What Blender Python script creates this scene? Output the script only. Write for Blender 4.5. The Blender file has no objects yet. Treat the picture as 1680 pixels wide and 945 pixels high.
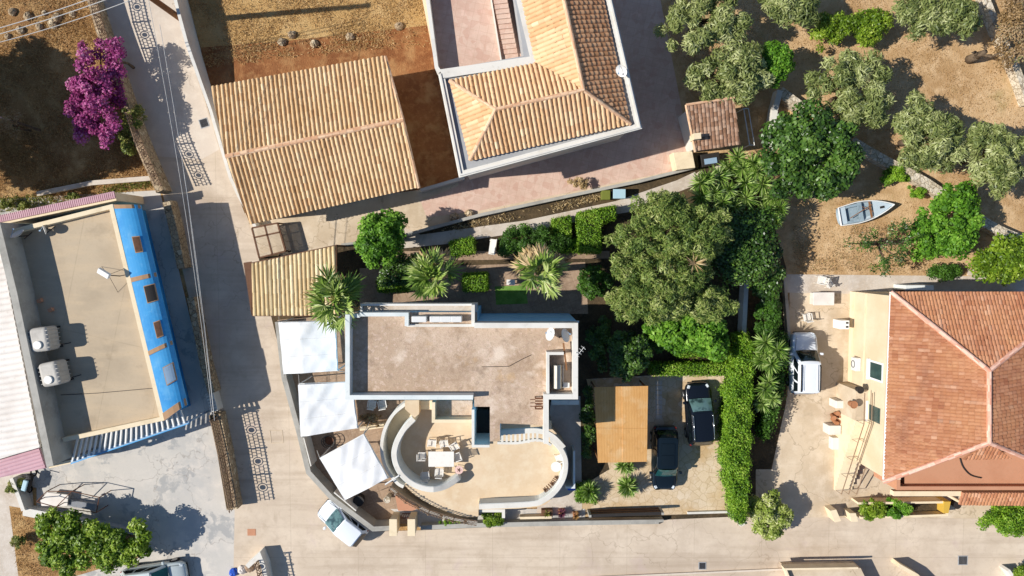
import bpy, math, random
import numpy as np
from mathutils import Vector, Matrix
R = math.radians
random.seed(7)
S = bpy.context.scene
C = S.collection
# ---------------------------------------------------------------- camera, sky, sun, exposure
H = 45.0; F = 1125.0; TILT = math.atan(57.5 / F)
cam = bpy.data.cameras.new('camera'); co = bpy.data.objects.new('camera', cam); C.objects.link(co)
co.location = (0, 0, H); co.rotation_euler = (-TILT, 0, 0)
cam.sensor_width = 36; cam.lens = F / 1680 * 36; cam.clip_end = 3000; S.camera = co
SUN_EL = R(40); SUN_TURN = R(5)
w = bpy.data.worlds.new('World'); S.world = w; w.use_nodes = True
nt = w.node_tree; bg = nt.nodes['Background']; sky = nt.nodes.new('ShaderNodeTexSky')
sky.sky_type = 'NISHITA'; sky.sun_disc = False; sky.sun_elevation = SUN_EL; sky.sun_rotation = R(265); sky.dust_density = .2; sky.ozone_density = 4.0
nt.links.new(sky.outputs[0], bg.inputs[0]); bg.inputs[1].default_value = 0.1
sl = bpy.data.lights.new('sun', 'SUN'); sl.energy = 5.0; sl.angle = R(0.5); sl.color = (1, .96, .9)
so = bpy.data.objects.new('sun', sl); C.objects.link(so)
so.rotation_euler = Vector((math.cos(SUN_EL) * math.cos(SUN_TURN), math.cos(SUN_EL) * math.sin(SUN_TURN), -math.sin(SUN_EL))).to_track_quat('-Z', 'Y').to_euler()
S.view_settings.view_transform = 'Standard'; S.view_settings.look = 'None'; S.view_settings.gamma = 1
S.view_settings.exposure = 0.2

# ---------------------------------------------------------------- helpers
def W(px, py, z=0.0):
    """a point of the photograph's plan, put on the level z"""
    x = (px - 840) / F; y = -(py - 472.5) / F
    ct, st = math.cos(TILT), math.sin(TILT)
    dy = y * ct - st; dz = -y * st - ct
    t = (z - H) / dz
    return Vector((x * t, dy * t, z))
def P(pts, z=0.0): return [W(a, b, z) for a, b in pts]
def hx(s):
    s = s.lstrip('#'); v = [int(s[i:i + 2], 16) / 255 for i in (0, 2, 4)]
    return tuple(c / 12.92 if c <= .04045 else ((c + .055) / 1.055) ** 2.4 for c in v) + (1,)
def smooth(pts, n=6):
    out = []; m = len(pts)
    for i in range(m - 1):
        p0 = pts[max(i - 1, 0)]; p1 = pts[i]; p2 = pts[i + 1]; p3 = pts[min(i + 2, m - 1)]
        for k in range(n):
            t = k / n
            out.append(tuple(.5 * ((2 * b) + (-a + c) * t + (2 * a - 5 * b + 4 * c - d) * t * t + (-a + 3 * b - 3 * c + d) * t ** 3)
                             for a, b, c, d in zip(p0, p1, p2, p3)))
    out.append(tuple(pts[-1])); return out

MATS = {}
def mat(name, base, layers=(), rough=.9, bump=None, metal=0.0, coord='pos', spec=.3, attr=None, transl=None, alpha=None, coat=0):
    m = bpy.data.materials.new(name); m.use_nodes = True; MATS[name] = m
    t = m.node_tree; N = t.nodes; Lk = t.links; b = N['Principled BSDF']
    b.inputs['Roughness'].default_value = rough; b.inputs['Metallic'].default_value = metal
    b.inputs['Specular IOR Level'].default_value = spec
    if coat: b.inputs['Coat Weight'].default_value = coat; b.inputs['Coat Roughness'].default_value = .05
    if coord == 'pos':
        g = N.new('ShaderNodeNewGeometry'); vec = g.outputs['Position']
    else:
        g = N.new('ShaderNodeTexCoord'); vec = g.outputs['Object']
    base = hx(base) if isinstance(base, str) else base
    rgb = N.new('ShaderNodeRGB'); rgb.outputs[0].default_value = base; cur = rgb.outputs[0]
    if attr:
        at = N.new('ShaderNodeAttribute'); at.attribute_name = 'v'
        rp = N.new('ShaderNodeValToRGB'); cr = rp.color_ramp
        while len(cr.elements) < len(attr): cr.elements.new(.5)
        for e, (pos, col) in zip(cr.elements, attr): e.position = pos; e.color = hx(col) if isinstance(col, str) else col
        Lk.new(at.outputs['Fac'], rp.inputs[0]); cur = rp.outputs[0]
    for l in layers:
        v = vec
        if 'warp' in l:
            nz = N.new('ShaderNodeTexNoise'); nz.inputs['Scale'].default_value = l.get('wscale', 1.5); nz.inputs['Detail'].default_value = 3
            Lk.new(vec, nz.inputs['Vector'])
            mx = N.new('ShaderNodeVectorMath'); mx.operation = 'MULTIPLY_ADD'
            mx.inputs[1].default_value = (l['warp'],) * 3
            Lk.new(nz.outputs['Color'], mx.inputs[0]); Lk.new(vec, mx.inputs[2]); v = mx.outputs[0]
        if 'rot' in l or 'vs' in l or 'off' in l:
            mp = N.new('ShaderNodeMapping'); Lk.new(v, mp.inputs[0]); v = mp.outputs[0]
            mp.inputs['Rotation'].default_value = (0, 0, R(l.get('rot', 0)))
            mp.inputs['Scale'].default_value = l.get('vs', (1, 1, 1))
            mp.inputs['Location'].default_value = l.get('off', (0, 0, 0))
        k = l.get('t', 'noise')
        if k == 'noise':
            n = N.new('ShaderNodeTexNoise'); n.inputs['Scale'].default_value = l['s']; n.inputs['Detail'].default_value = l.get('d', 6)
            n.inputs['Roughness'].default_value = l.get('r', .6); out = n.outputs['Fac']
        elif k == 'voro':
            n = N.new('ShaderNodeTexVoronoi'); n.inputs['Scale'].default_value = l['s']; out = n.outputs['Distance']
            if l.get('cell'):
                sp = N.new('ShaderNodeSeparateColor'); Lk.new(n.outputs['Color'], sp.inputs[0]); out = sp.outputs[0]
        elif k == 'crack':
            n = N.new('ShaderNodeTexVoronoi'); n.feature = 'DISTANCE_TO_EDGE'; n.inputs['Scale'].default_value = l['s']; out = n.outputs['Distance']
        elif k == 'wave':
            n = N.new('ShaderNodeTexWave'); n.inputs['Scale'].default_value = l['s']; n.inputs['Distortion'].default_value = l.get('dist', 0)
            n.bands_direction = l.get('dir', 'X'); out = n.outputs['Fac']
        elif k == 'brick':
            n = N.new('ShaderNodeTexBrick'); n.inputs['Scale'].default_value = l['s']
            n.inputs['Color1'].default_value = (0, 0, 0, 1); n.inputs['Color2'].default_value = (l.get('b2', 0),) * 3 + (1,); n.inputs['Mortar'].default_value = (1, 1, 1, 1)
            n.inputs['Mortar Size'].default_value = l.get('m', .02); n.inputs['Brick Width'].default_value = l.get('bw', .5); n.inputs['Row Height'].default_value = l.get('rh', .25)
            n.offset = l.get('o', .5); out = n.outputs['Color']
        Lk.new(v, n.inputs['Vector'])
        rp = N.new('ShaderNodeMapRange'); rp.inputs[1].default_value = l.get('lo', .4); rp.inputs[2].default_value = l.get('hi', .6)
        rp.inputs[3].default_value = 0; rp.inputs[4].default_value = l.get('f', 1.0); Lk.new(out, rp.inputs[0]); fac = rp.outputs[0]
        if 'mask' in l:
            q = N.new('ShaderNodeTexNoise'); q.inputs['Scale'].default_value = l['mask']; q.inputs['Detail'].default_value = 3; Lk.new(vec, q.inputs['Vector'])
            r2 = N.new('ShaderNodeMapRange'); r2.inputs[1].default_value = l.get('mlo', .48); r2.inputs[2].default_value = l.get('mlo', .48) + .1; Lk.new(q.outputs['Fac'], r2.inputs[0])
            mm = N.new('ShaderNodeMath'); mm.operation = 'MULTIPLY'; Lk.new(fac, mm.inputs[0]); Lk.new(r2.outputs[0], mm.inputs[1]); fac = mm.outputs[0]
        mx = N.new('ShaderNodeMix'); mx.data_type = 'RGBA'; mx.blend_type = l.get('mode', 'MIX')
        Lk.new(fac, mx.inputs[0]); Lk.new(cur, mx.inputs[6]); mx.inputs[7].default_value = hx(l['c']); cur = mx.outputs[2]
    Lk.new(cur, b.inputs['Base Color'])
    if bump:
        n = N.new('ShaderNodeTexNoise'); n.inputs['Scale'].default_value = bump[0]; n.inputs['Detail'].default_value = 6; Lk.new(vec, n.inputs['Vector'])
        bp = N.new('ShaderNodeBump'); bp.inputs['Strength'].default_value = bump[1]; bp.inputs['Distance'].default_value = bump[2] if len(bump) > 2 else .03
        Lk.new(n.outputs['Fac'], bp.inputs['Height']); Lk.new(bp.outputs[0], b.inputs['Normal'])
    if transl:
        tr = N.new('ShaderNodeBsdfTranslucent'); Lk.new(cur, tr.inputs[0])
        ms = N.new('ShaderNodeMixShader'); ms.inputs[0].default_value = transl
        Lk.new(b.outputs[0], ms.inputs[1]); Lk.new(tr.outputs[0], ms.inputs[2]); Lk.new(ms.outputs[0], N['Material Output'].inputs[0])
    return m

class MB:
    def __init__(s): s.v = []; s.f = []; s.a = []
    def add(s, vs, fs, a=0.5):
        o = len(s.v); s.v += [tuple(p) for p in vs]; s.f += [tuple(i + o for i in f) for f in fs]
        s.a += ([a] * len(fs) if not isinstance(a, list) else a); return s
    def prism(s, poly, z0, z1):
        """poly = world xy; z0/z1 floats or lists"""
        n = len(poly)
        ar = sum(poly[i][0] * poly[(i + 1) % n][1] - poly[(i + 1) % n][0] * poly[i][1] for i in range(n))
        if ar < 0: poly = poly[::-1]; z0 = z0[::-1] if isinstance(z0, list) else z0; z1 = z1[::-1] if isinstance(z1, list) else z1
        a = z0 if isinstance(z0, list) else [z0] * n; b = z1 if isinstance(z1, list) else [z1] * n
        vs = [(p[0], p[1], a[i]) for i, p in enumerate(poly)] + [(p[0], p[1], b[i]) for i, p in enumerate(poly)]
        fs = [tuple(range(n - 1, -1, -1)), tuple(range(n, 2 * n))] + [(i, (i + 1) % n, n + (i + 1) % n, n + i) for i in range(n)]
        return s.add(vs, fs)
    def sheet(s, poly, z):
        n = len(poly)
        ar = sum(poly[i][0] * poly[(i + 1) % n][1] - poly[(i + 1) % n][0] * poly[i][1] for i in range(n))
        if ar < 0: poly = poly[::-1]
        return s.add([(p[0], p[1], z) for p in poly], [tuple(range(n))])
    def box(s, c, d, rz=0, z0=None, rx=0, ry=0):
        x, y, z = d[0] / 2, d[1] / 2, d[2] / 2
        M = Matrix.Rotation(rz, 3, 'Z') @ Matrix.Rotation(ry, 3, 'Y') @ Matrix.Rotation(rx, 3, 'X'); c = Vector(c)
        vs = [c + M @ Vector((a * x, b * y, e * z)) for a in (-1, 1) for b in (-1, 1) for e in (-1, 1)]
        return s.add(vs, [(0, 1, 3, 2), (4, 6, 7, 5), (0, 4, 5, 1), (2, 3, 7, 6), (0, 2, 6, 4), (1, 5, 7, 3)])
    def cyl(s, p, q, r, r2=None, n=10, cap=True):
        p = Vector(p); q = Vector(q); d = (q - p).normalized(); r2 = r if r2 is None else r2
        u = d.orthogonal().normalized(); v = d.cross(u)
        vs = [p + (u * math.cos(2 * math.pi * i / n) + v * math.sin(2 * math.pi * i / n)) * r for i in range(n)] + \
             [q + (u * math.cos(2 * math.pi * i / n) + v * math.sin(2 * math.pi * i / n)) * r2 for i in range(n)]
        fs = [(i, (i + 1) % n, n + (i + 1) % n, n + i) for i in range(n)]
        if cap: fs += [tuple(range(n - 1, -1, -1)), tuple(range(n, 2 * n))]
        return s.add(vs, fs)
    def tube(s, pts, r, n=8):
        for i in range(len(pts) - 1):
            ra = r[i] if isinstance(r, (list, tuple)) else r; rb = r[i + 1] if isinstance(r, (list, tuple)) else r
            s.cyl(pts[i], pts[i + 1], ra, rb, n)
        return s
    def ring(s, c, r, t, ax=(0, 0, 1), n=18, m=5):
        c = Vector(c); a = Vector(ax).normalized(); u = a.orthogonal().normalized(); v = a.cross(u); vs = []; fs = []
        for i in range(n):
            e = u * math.cos(2 * math.pi * i / n) + v * math.sin(2 * math.pi * i / n)
            for j in range(m): vs.append(c + e * (r + t * math.cos(2 * math.pi * j / m)) + a * t * math.sin(2 * math.pi * j / m))
        for i in range(n):
            for j in range(m): fs.append((i * m + j, i * m + (j + 1) % m, ((i + 1) % n) * m + (j + 1) % m, ((i + 1) % n) * m + j))
        return s.add(vs, fs)
    def sphere(s, c, r, n=12, m=8, zs=1, top=False):
        vs = []; fs = []
        for j in range(m + 1):
            th = math.pi * j / m * (.5 if top else 1)
            for i in range(n): vs.append((c[0] + r * math.sin(th) * math.cos(2 * math.pi * i / n), c[1] + r * math.sin(th) * math.sin(2 * math.pi * i / n), c[2] + r * zs * math.cos(th)))
        for j in range(m):
            for i in range(n): fs.append((j * n + i, (j + 1) * n + i, (j + 1) * n + (i + 1) % n, j * n + (i + 1) % n))
        return s.add(vs, fs)
    def strip(s, pts, th, z0, z1):
        """wall along a world xy polyline; z1 float or list"""
        n = len(pts); p2 = [Vector((p[0], p[1])) for p in pts]; L = []; Rr = []
        for i in range(n):
            d = Vector((0, 0))
            if i > 0: d += (p2[i] - p2[i - 1]).normalized()
            if i < n - 1: d += (p2[i + 1] - p2[i]).normalized()
            d.normalize(); nn = Vector((-d.y, d.x))
            k = 1.0
            if 0 < i < n - 1: k = 1 / max(.5, abs((p2[i + 1] - p2[i]).normalized().dot(d)))
            L.append(p2[i] + nn * th / 2 * k); Rr.append(p2[i] - nn * th / 2 * k)
        zt = z1 if isinstance(z1, list) else [z1] * n; zb = z0 if isinstance(z0, list) else [z0] * n
        vs = []
        for i in range(n): vs += [(L[i].x, L[i].y, zb[i]), (L[i].x, L[i].y, zt[i]), (Rr[i].x, Rr[i].y, zt[i]), (Rr[i].x, Rr[i].y, zb[i])]
        fs = [(0, 1, 2, 3), (4 * n - 1, 4 * n - 2, 4 * n - 3, 4 * n - 4)]
        for i in range(n - 1):
            a = 4 * i; b = a + 4
            fs += [(a, b, b + 1, a + 1), (a + 1, b + 1, b + 2, a + 2), (a + 2, b + 2, b + 3, a + 3), (a + 3, b + 3, b, a)]
        return s.add(vs, fs)

def wloc(o):
    v = Vector((0, 0, 0))
    while o is not None: v += Vector(o.location); o = o.parent
    return v
def link(name, me, m, parent=None):
    o = bpy.data.objects.new(name, me); C.objects.link(o)
    if m: me.materials.append(MATS[m])
    if parent is not None: o.parent = parent
    return o
def obj(name, mb, m, parent=None, smooth_=False, bevel=0, sub=0, loc=None):
    """link a builder's mesh (world coordinates) as one object"""
    off = wloc(parent) if parent is not None else Vector(loc if loc is not None else (0, 0, 0))
    me = bpy.data.meshes.new(name)
    me.from_pydata([(x - off.x, y - off.y, z - off.z) for x, y, z in mb.v], [], mb.f); me.validate(); me.update()
    if len(mb.a) == len(me.polygons):
        a = me.attributes.new('v', 'FLOAT', 'FACE'); a.data.foreach_set('value', mb.a)
    if smooth_: me.polygons.foreach_set('use_smooth', [True] * len(me.polygons))
    o = link(name, me, m, parent)
    if parent is None: o.location = off
    if bevel:
        b = o.modifiers.new('bevel', 'BEVEL'); b.width = bevel; b.segments = 2; b.limit_method = 'ANGLE'
    if sub:
        b = o.modifiers.new('sub', 'SUBSURF'); b.levels = sub; b.render_levels = sub
    return o
def tag(o, label, cat, group=None, kind=None):
    if label: o['label'] = label
    if cat: o['category'] = cat
    if group: o['group'] = group
    if kind: o['kind'] = kind
    return o
def thing(name, label, cat, loc=(0, 0, 0), group=None):
    o = bpy.data.objects.new(name, None); C.objects.link(o); o.location = loc; o.empty_display_size = .3
    return tag(o, label, cat, group)
def struct(name, mb, m, **k):
    return tag(obj(name, mb, m, **k), None, None, kind='structure')
def dup(o, loc=None, rz=None, label=None, parent=None, scale=None):
    c = o.copy(); C.objects.link(c); c.parent = parent
    if loc is not None: c.location = loc
    if rz is not None: c.rotation_euler = (0, 0, rz)
    if scale is not None: c.scale = scale
    if label: c['label'] = label
    for ch in list(o.children): dup(ch, parent=c)
    return c

# ---- tiled roof: barrel tiles in courses
def tile_plane(mb, pts, eave, pitch=.31, amp=.075, course=.42, lift=.03, rnd=None, sub=6, cv=.7):
    rnd = rnd or random
    pts = [Vector(p) for p in pts]
    u = Vector(eave).normalized()
    n = Vector((0, 0, 0))
    for i in range(len(pts)): n += (pts[i] - pts[0]).cross(pts[(i + 1) % len(pts)] - pts[0])
    n.normalize()
    if n.z < 0: n = -n
    u = (u - n * u.dot(n)).normalized(); v = n.cross(u)
    if v.z > 0: v = -v
    o = pts[0]; q = [((p - o).dot(u), (p - o).dot(v)) for p in pts]
    def rng(x):
        r = []
        for i in range(len(q)):
            a, b = q[i], q[(i + 1) % len(q)]
            if (a[0] - x) * (b[0] - x) <= 0 and abs(a[0] - b[0]) > 1e-9:
                r.append(a[1] + (b[1] - a[1]) * (x - a[0]) / (b[0] - a[0]))
        return (min(r), max(r)) if len(r) > 1 else None
    u0 = min(a[0] for a in q) + 1e-4; u1 = max(a[0] for a in q) - 1e-4
    ncol = max(1, round((u1 - u0) / pitch)); pp = (u1 - u0) / ncol
    vs = []; fs = []; at = []
    for c in range(ncol):
        cc = rnd.random(); joff = rnd.random() * .12; sk = rnd.uniform(-.012, .012)
        us = [u0 + pp * (c + k / sub) for k in range(sub + 1)]
        rs = [rng(x) for x in us]
        vals = [r for r in rs if r]
        if not vals: continue
        vmin = min(r[0] for r in vals); vmax = max(r[1] for r in vals)
        k0 = math.floor((vmin) / course) - 1; k1 = math.ceil(vmax / course) + 1
        for k in range(k0, k1):
            col = cv * cc + (1 - cv) * rnd.random(); jit = rnd.uniform(-.008, .008) + (rnd.uniform(.0, .03) if rnd.random() < .05 else 0); sl_ = sk + rnd.uniform(-.008, .008)
            for j in range(sub):
                if not rs[j] or not rs[j + 1]: continue
                quad = []; ok = False
                for jj in (j, j + 1):
                    a, b = rs[jj]; ka = k * course + joff; kb = ka + course
                    va = min(max(ka, a), b); vb = min(max(kb, a), b)
                    if vb - va > 1e-4: ok = True
                    h = amp * abs(math.sin(math.pi * jj / sub)) ** .65
                    la = lift * (va - ka) / course; lb = lift * (vb - ka) / course
                    quad.append((o + u * (us[jj] - sl_) + v * va + n * (h + la + jit), o + u * (us[jj] + sl_) + v * vb + n * (h + lb + jit)))
                if ok:
                    i = len(vs); vs += [quad[0][0], quad[0][1], quad[1][1], quad[1][0]]
                    fs.append((i, i + 1, i + 2, i + 3) if u.cross(v).z > 0 else (i + 3, i + 2, i + 1, i)); at.append(col)
    # flip so that normals look up
    if fs:
        a, b, c_, d = [Vector(vs[i]) for i in fs[len(fs) // 2]]
        if (b - a).cross(d - a).z < 0: fs = [f[::-1] for f in fs]
    mb.add(vs, fs, at)
    return mb
def slab(mb, pts, t=.14, gap=.02):
    n = len(pts); top = [Vector(p) - Vector((0, 0, gap)) for p in pts]; bot = [p - Vector((0, 0, t)) for p in top]
    return mb.add(top + bot, [tuple(range(n)), tuple(range(2 * n - 1, n - 1, -1))] + [(i, n + i, n + (i + 1) % n, (i + 1) % n) for i in range(n)])
def ridge(mb, p, q, r=.14, seg=.42):
    p = Vector(p); q = Vector(q); d = q - p; n = max(1, int(d.length / seg))
    for i in range(n):
        a = p + d * (i / n); b = p + d * ((i + 1.12) / n)
        o = len(mb.f); mb.cyl(a, b, r * random.uniform(.95, .98), r * 1.03, 10, cap=False)
        for k in range(o, len(mb.f)): mb.a[k] = random.random()
    return mb

# ---- foliage from many leaf faces
def leaf_obj(name, c, d, nrm, L, Wd, v, m, parent, fold=.0):
    off = np.array(wloc(parent)); n = len(c)
    s = np.cross(nrm, d); s /= np.linalg.norm(s, axis=1)[:, None] + 1e-9
    L = np.broadcast_to(L, (n,))[:, None]; Wd = np.broadcast_to(Wd, (n,))[:, None]
    vs = np.stack([c - d * L / 2, c + s * Wd / 2 + nrm * fold * Wd, c + d * L / 2, c - s * Wd / 2 + nrm * fold * Wd], 1).reshape(-1, 3) - off
    me = bpy.data.meshes.new(name)
    me.vertices.add(4 * n); me.vertices.foreach_set('co', vs.astype(np.float32).ravel())
    me.loops.add(4 * n); me.loops.foreach_set('vertex_index', np.arange(4 * n, dtype=np.int32))
    me.polygons.add(n); me.polygons.foreach_set('loop_start', np.arange(n, dtype=np.int32) * 4)
    me.update(calc_edges=True)
    a = me.attributes.new('v', 'FLOAT', 'FACE'); a.data.foreach_set('value', v.astype(np.float32))
    return link(name, me, m, parent)
def unit(a): return a / (np.linalg.norm(a, axis=1)[:, None] + 1e-9)
def crown_pts(rs, c, rad, ncl, nl, cr, flat=.55, lump=.22, up=.5, dens=.35, fill=.25):
    """clumps spread through an ellipsoid with an uneven outline; leaves on each clump"""
    dr = unit(rs.normal(size=(ncl, 3))); dr[:, 2] = np.abs(dr[:, 2]) * 1.0 - .25 * (rs.random(ncl) < .4)
    dr = unit(dr)
    ang = np.arctan2(dr[:, 1], dr[:, 0]); ph = rs.random(4) * 6.28
    out = 1 + lump * (np.sin(2 * ang + ph[0]) * .5 + np.sin(3 * ang + ph[1]) * .5 + np.sin(5 * ang + ph[2]) * .4)
    rr = (fill + (1 - fill) * rs.random(ncl) ** .45)
    rad = np.array(rad); eff = np.maximum(rad - cr * .6, rad * .3)
    cc = np.array(c) + dr * eff * (rr * np.clip(out, .6, 1.35))[:, None]
    crs = cr * rs.uniform(.6, 1.25, ncl); cv = rs.random(ncl)
    wgt = crs ** 2; idx = rs.choice(ncl, nl, p=wgt / wgt.sum())
    ld = unit(rs.normal(size=(nl, 3))); ld[:, 2] = np.where(ld[:, 2] < -.2, -ld[:, 2], ld[:, 2])
    rho = rs.random(nl) ** dens
    pos = cc[idx] + ld * (crs[idx] * rho)[:, None] * np.array([1, 1, flat + .3])
    nrm = unit(ld * .55 + np.array([0, 0, up]) + rs.normal(size=(nl, 3)) * .42)
    t = unit(np.cross(nrm, rs.normal(size=(nl, 3))))
    v = np.clip(.5 * cv[idx] + .5 * rs.random(nl), 0, 1)
    return pos, t, nrm, v, cc, crs
def tree(px, py, rx, ry, zt, m, label, cat='tree', name='tree', group=None, z0=None, leaf=(.2, .09), nl=9000, ncl=60, cr=None,
         seed=1, trunk='bark', up=.5, lump=.22, droop=0, base=None, fill=.25, dens=.35):
    rs = np.random.default_rng(seed)
    rx /= 25; ry /= 25
    rz = (zt - (z0 if z0 is not None else zt * .35)) / 2; zc = zt - rz
    c = W(px, py, zc + rz * .4)
    b = Vector((c.x, c.y, 0)) if base is None else W(base[0], base[1], 0)
    T = thing(name, label, cat, b, group)
    cr = cr or min(rx, ry) * .36
    pos, t, nrm, v, cc, crs = crown_pts(rs, (c.x, c.y, zc), (rx, ry, rz), ncl, nl, cr, up=up, lump=lump, fill=fill, dens=dens)
    if droop: t[:, 2] -= droop; t = unit(t)
    pos[:, 2] = np.maximum(pos[:, 2], .06)
    lf = rs.uniform(.7, 1.3, len(pos))
    leaf_obj('crown', pos, t, nrm, leaf[0] * lf, leaf[1] * lf, v, m, T, fold=.12)
    mb = MB(); h = max(zc - rz * .6, .15); tr = max(.05, min(rx, ry) * .075)
    mid = Vector((b.x * .5 + c.x * .5 + rs.normal() * .06, b.y * .5 + c.y * .5 + rs.normal() * .06, h * .55)); fk = Vector((c.x, c.y, h))
    mb.tube([b - Vector((0, 0, .1)), mid, fk], [tr * 1.35, tr, tr * .85], 9)
    for k in rs.choice(len(cc), min(9, len(cc)), replace=False):
        e = Vector(cc[k]); e.z = max(e.z, .1); q = fk.lerp(e, .5) + Vector((rs.normal() * .1, rs.normal() * .1, .1))
        mb.tube([fk, q, e], [tr * .6, tr * .35, tr * .12], 6)
    obj('trunk', mb, trunk, T, smooth_=True)
    return T
def hedge(px_poly, z0, z1, m, label, name='hedge', cat='hedge', nl=6000, leaf=(.09, .06), seed=1, rough=.12, group=None, wav=.0):
    """clipped hedge: leaves over the faces of a box-like body, woody core inside"""
    rs = np.random.default_rng(seed); poly = P(px_poly, z1)
    cx = sum(p.x for p in poly) / len(poly); cy = sum(p.y for p in poly) / len(poly)
    T = thing(name, label, cat, (cx, cy, z0), group)
    n = len(poly); tri = [(0, i, i + 1) for i in range(1, n - 1)]
    ar = np.array([abs((poly[b] - poly[a]).cross(poly[c] - poly[a]).z) / 2 for a, b, c in tri]); top = ar.sum()
    side = np.array([(poly[(i + 1) % n] - poly[i]).length for i in range(n)]) * (z1 - z0)
    nt_ = int(nl * top / (top + side.sum())); ns = nl - nt_
    V = np.array([list(p) for p in poly])
    k = rs.choice(len(tri), nt_, p=ar / ar.sum()); a = rs.random(nt_); b = rs.random(nt_); sw = a + b > 1; a[sw] = 1 - a[sw]; b[sw] = 1 - b[sw]
    tr = np.array(tri); A = V[tr[k, 0]]; B = V[tr[k, 1]]; D = V[tr[k, 2]]
    p1 = A + (B - A) * a[:, None] + (D - A) * b[:, None]; n1 = np.tile([0, 0, 1.], (nt_, 1))
    k = rs.choice(n, ns, p=side / side.sum()); a = rs.random(ns)
    A = V[k]; B = V[(k + 1) % n]; p2 = A + (B - A) * a[:, None]; p2[:, 2] = z0 + (z1 - z0) * rs.random(ns) ** .7
    e = unit(B - A); n2 = np.stack([e[:, 1], -e[:, 0], np.zeros(ns)], 1)
    cen = np.array([cx, cy, 0]); fl = ((p2 - cen) * n2).sum(1) < 0; n2[fl] *= -1
    pos = np.vstack([p1, p2]); nr = np.vstack([n1, n2])
    bumpn = np.sin(pos[:, 0] * 5.1 + seed) * np.sin(pos[:, 1] * 4.3 + seed * 2) * wav
    pos = pos + nr * (rs.normal(size=len(pos)) * rough * .6 - rough * .3 + bumpn)[:, None] + rs.normal(size=pos.shape) * .02
    pos[:, 2] = np.maximum(pos[:, 2], z0 + .03)
    nrm = unit(nr * .8 + rs.normal(size=pos.shape) * .5 + np.array([0, 0, .3])); t = unit(np.cross(nrm, rs.normal(size=pos.shape)))
    cl = (np.sin(pos[:, 0] * 2.3 + seed) * np.sin(pos[:, 1] * 2.9 + 1) + 1) / 2
    v = np.clip(.35 * cl + .65 * rs.random(len(pos)), 0, 1)
    leaf_obj('foliage', pos, t, nrm, leaf[0] * 1.2, leaf[1] * 1.2, v, m, T, fold=.1)
    ins = [(cx + (p.x - cx) * .86, cy + (p.y - cy) * .86) for p in poly]
    obj('branches', MB().prism(ins, z0, z1 - rough * 1.2), 'twig', T)
    return T
def rosette(rs, c, r, n, tilt=(0, 75), wd=.06, out=None):
    """radial blades; returns arrays"""
    az = rs.random(n) * 2 * math.pi; el = np.radians(rs.uniform(tilt[0], tilt[1], n))
    d = np.stack([np.cos(az) * np.cos(el), np.sin(az) * np.cos(el), np.sin(el)], 1)
    L = r * rs.uniform(.75, 1.1, n); pos = np.array(c) + d * (L / 2)[:, None]
    side = np.stack([-np.sin(az), np.cos(az), np.zeros(n)], 1); nrm = unit(np.cross(d, side)); nrm[nrm[:, 2] < 0] *= -1
    return pos, d, nrm, L, np.full(n, wd), rs.random(n)
def yucca(base, heads, r, label, group=None, m='yucca', name='yucca', seed=3, n=70, zs=(1.5, 2.4), wd=.07, cat='plant'):
    rs = np.random.default_rng(seed); b = W(base[0], base[1], 0)
    T = thing(name, label, cat, b, group); parts = []; mb = MB()
    for (hx_, hy) in heads:
        z = rs.uniform(*zs); c = W(hx_, hy, z + .1)
        rr = r * rs.uniform(.85, 1.15)
        parts.append(rosette(rs, (c.x, c.y, z), rr, n, (-5, 78), wd)); parts.append(rosette(rs, (c.x, c.y, z - .1), rr * .95, n // 2, (-35, 15), wd))
        q = b.lerp(c, .6); q.z = z * .5
        mb.tube([b - Vector((0, 0, .05)), q, Vector((c.x, c.y, z))], [.1, .08, .06], 8)
    A = [np.concatenate([p[i] for p in parts]) for i in range(6)]
    leaf_obj('leaves', A[0], A[1], A[2], A[3], A[4], A[5], m, T, fold=.25)
    obj('trunk', mb, 'bark', T, smooth_=True)
    return T
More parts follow.
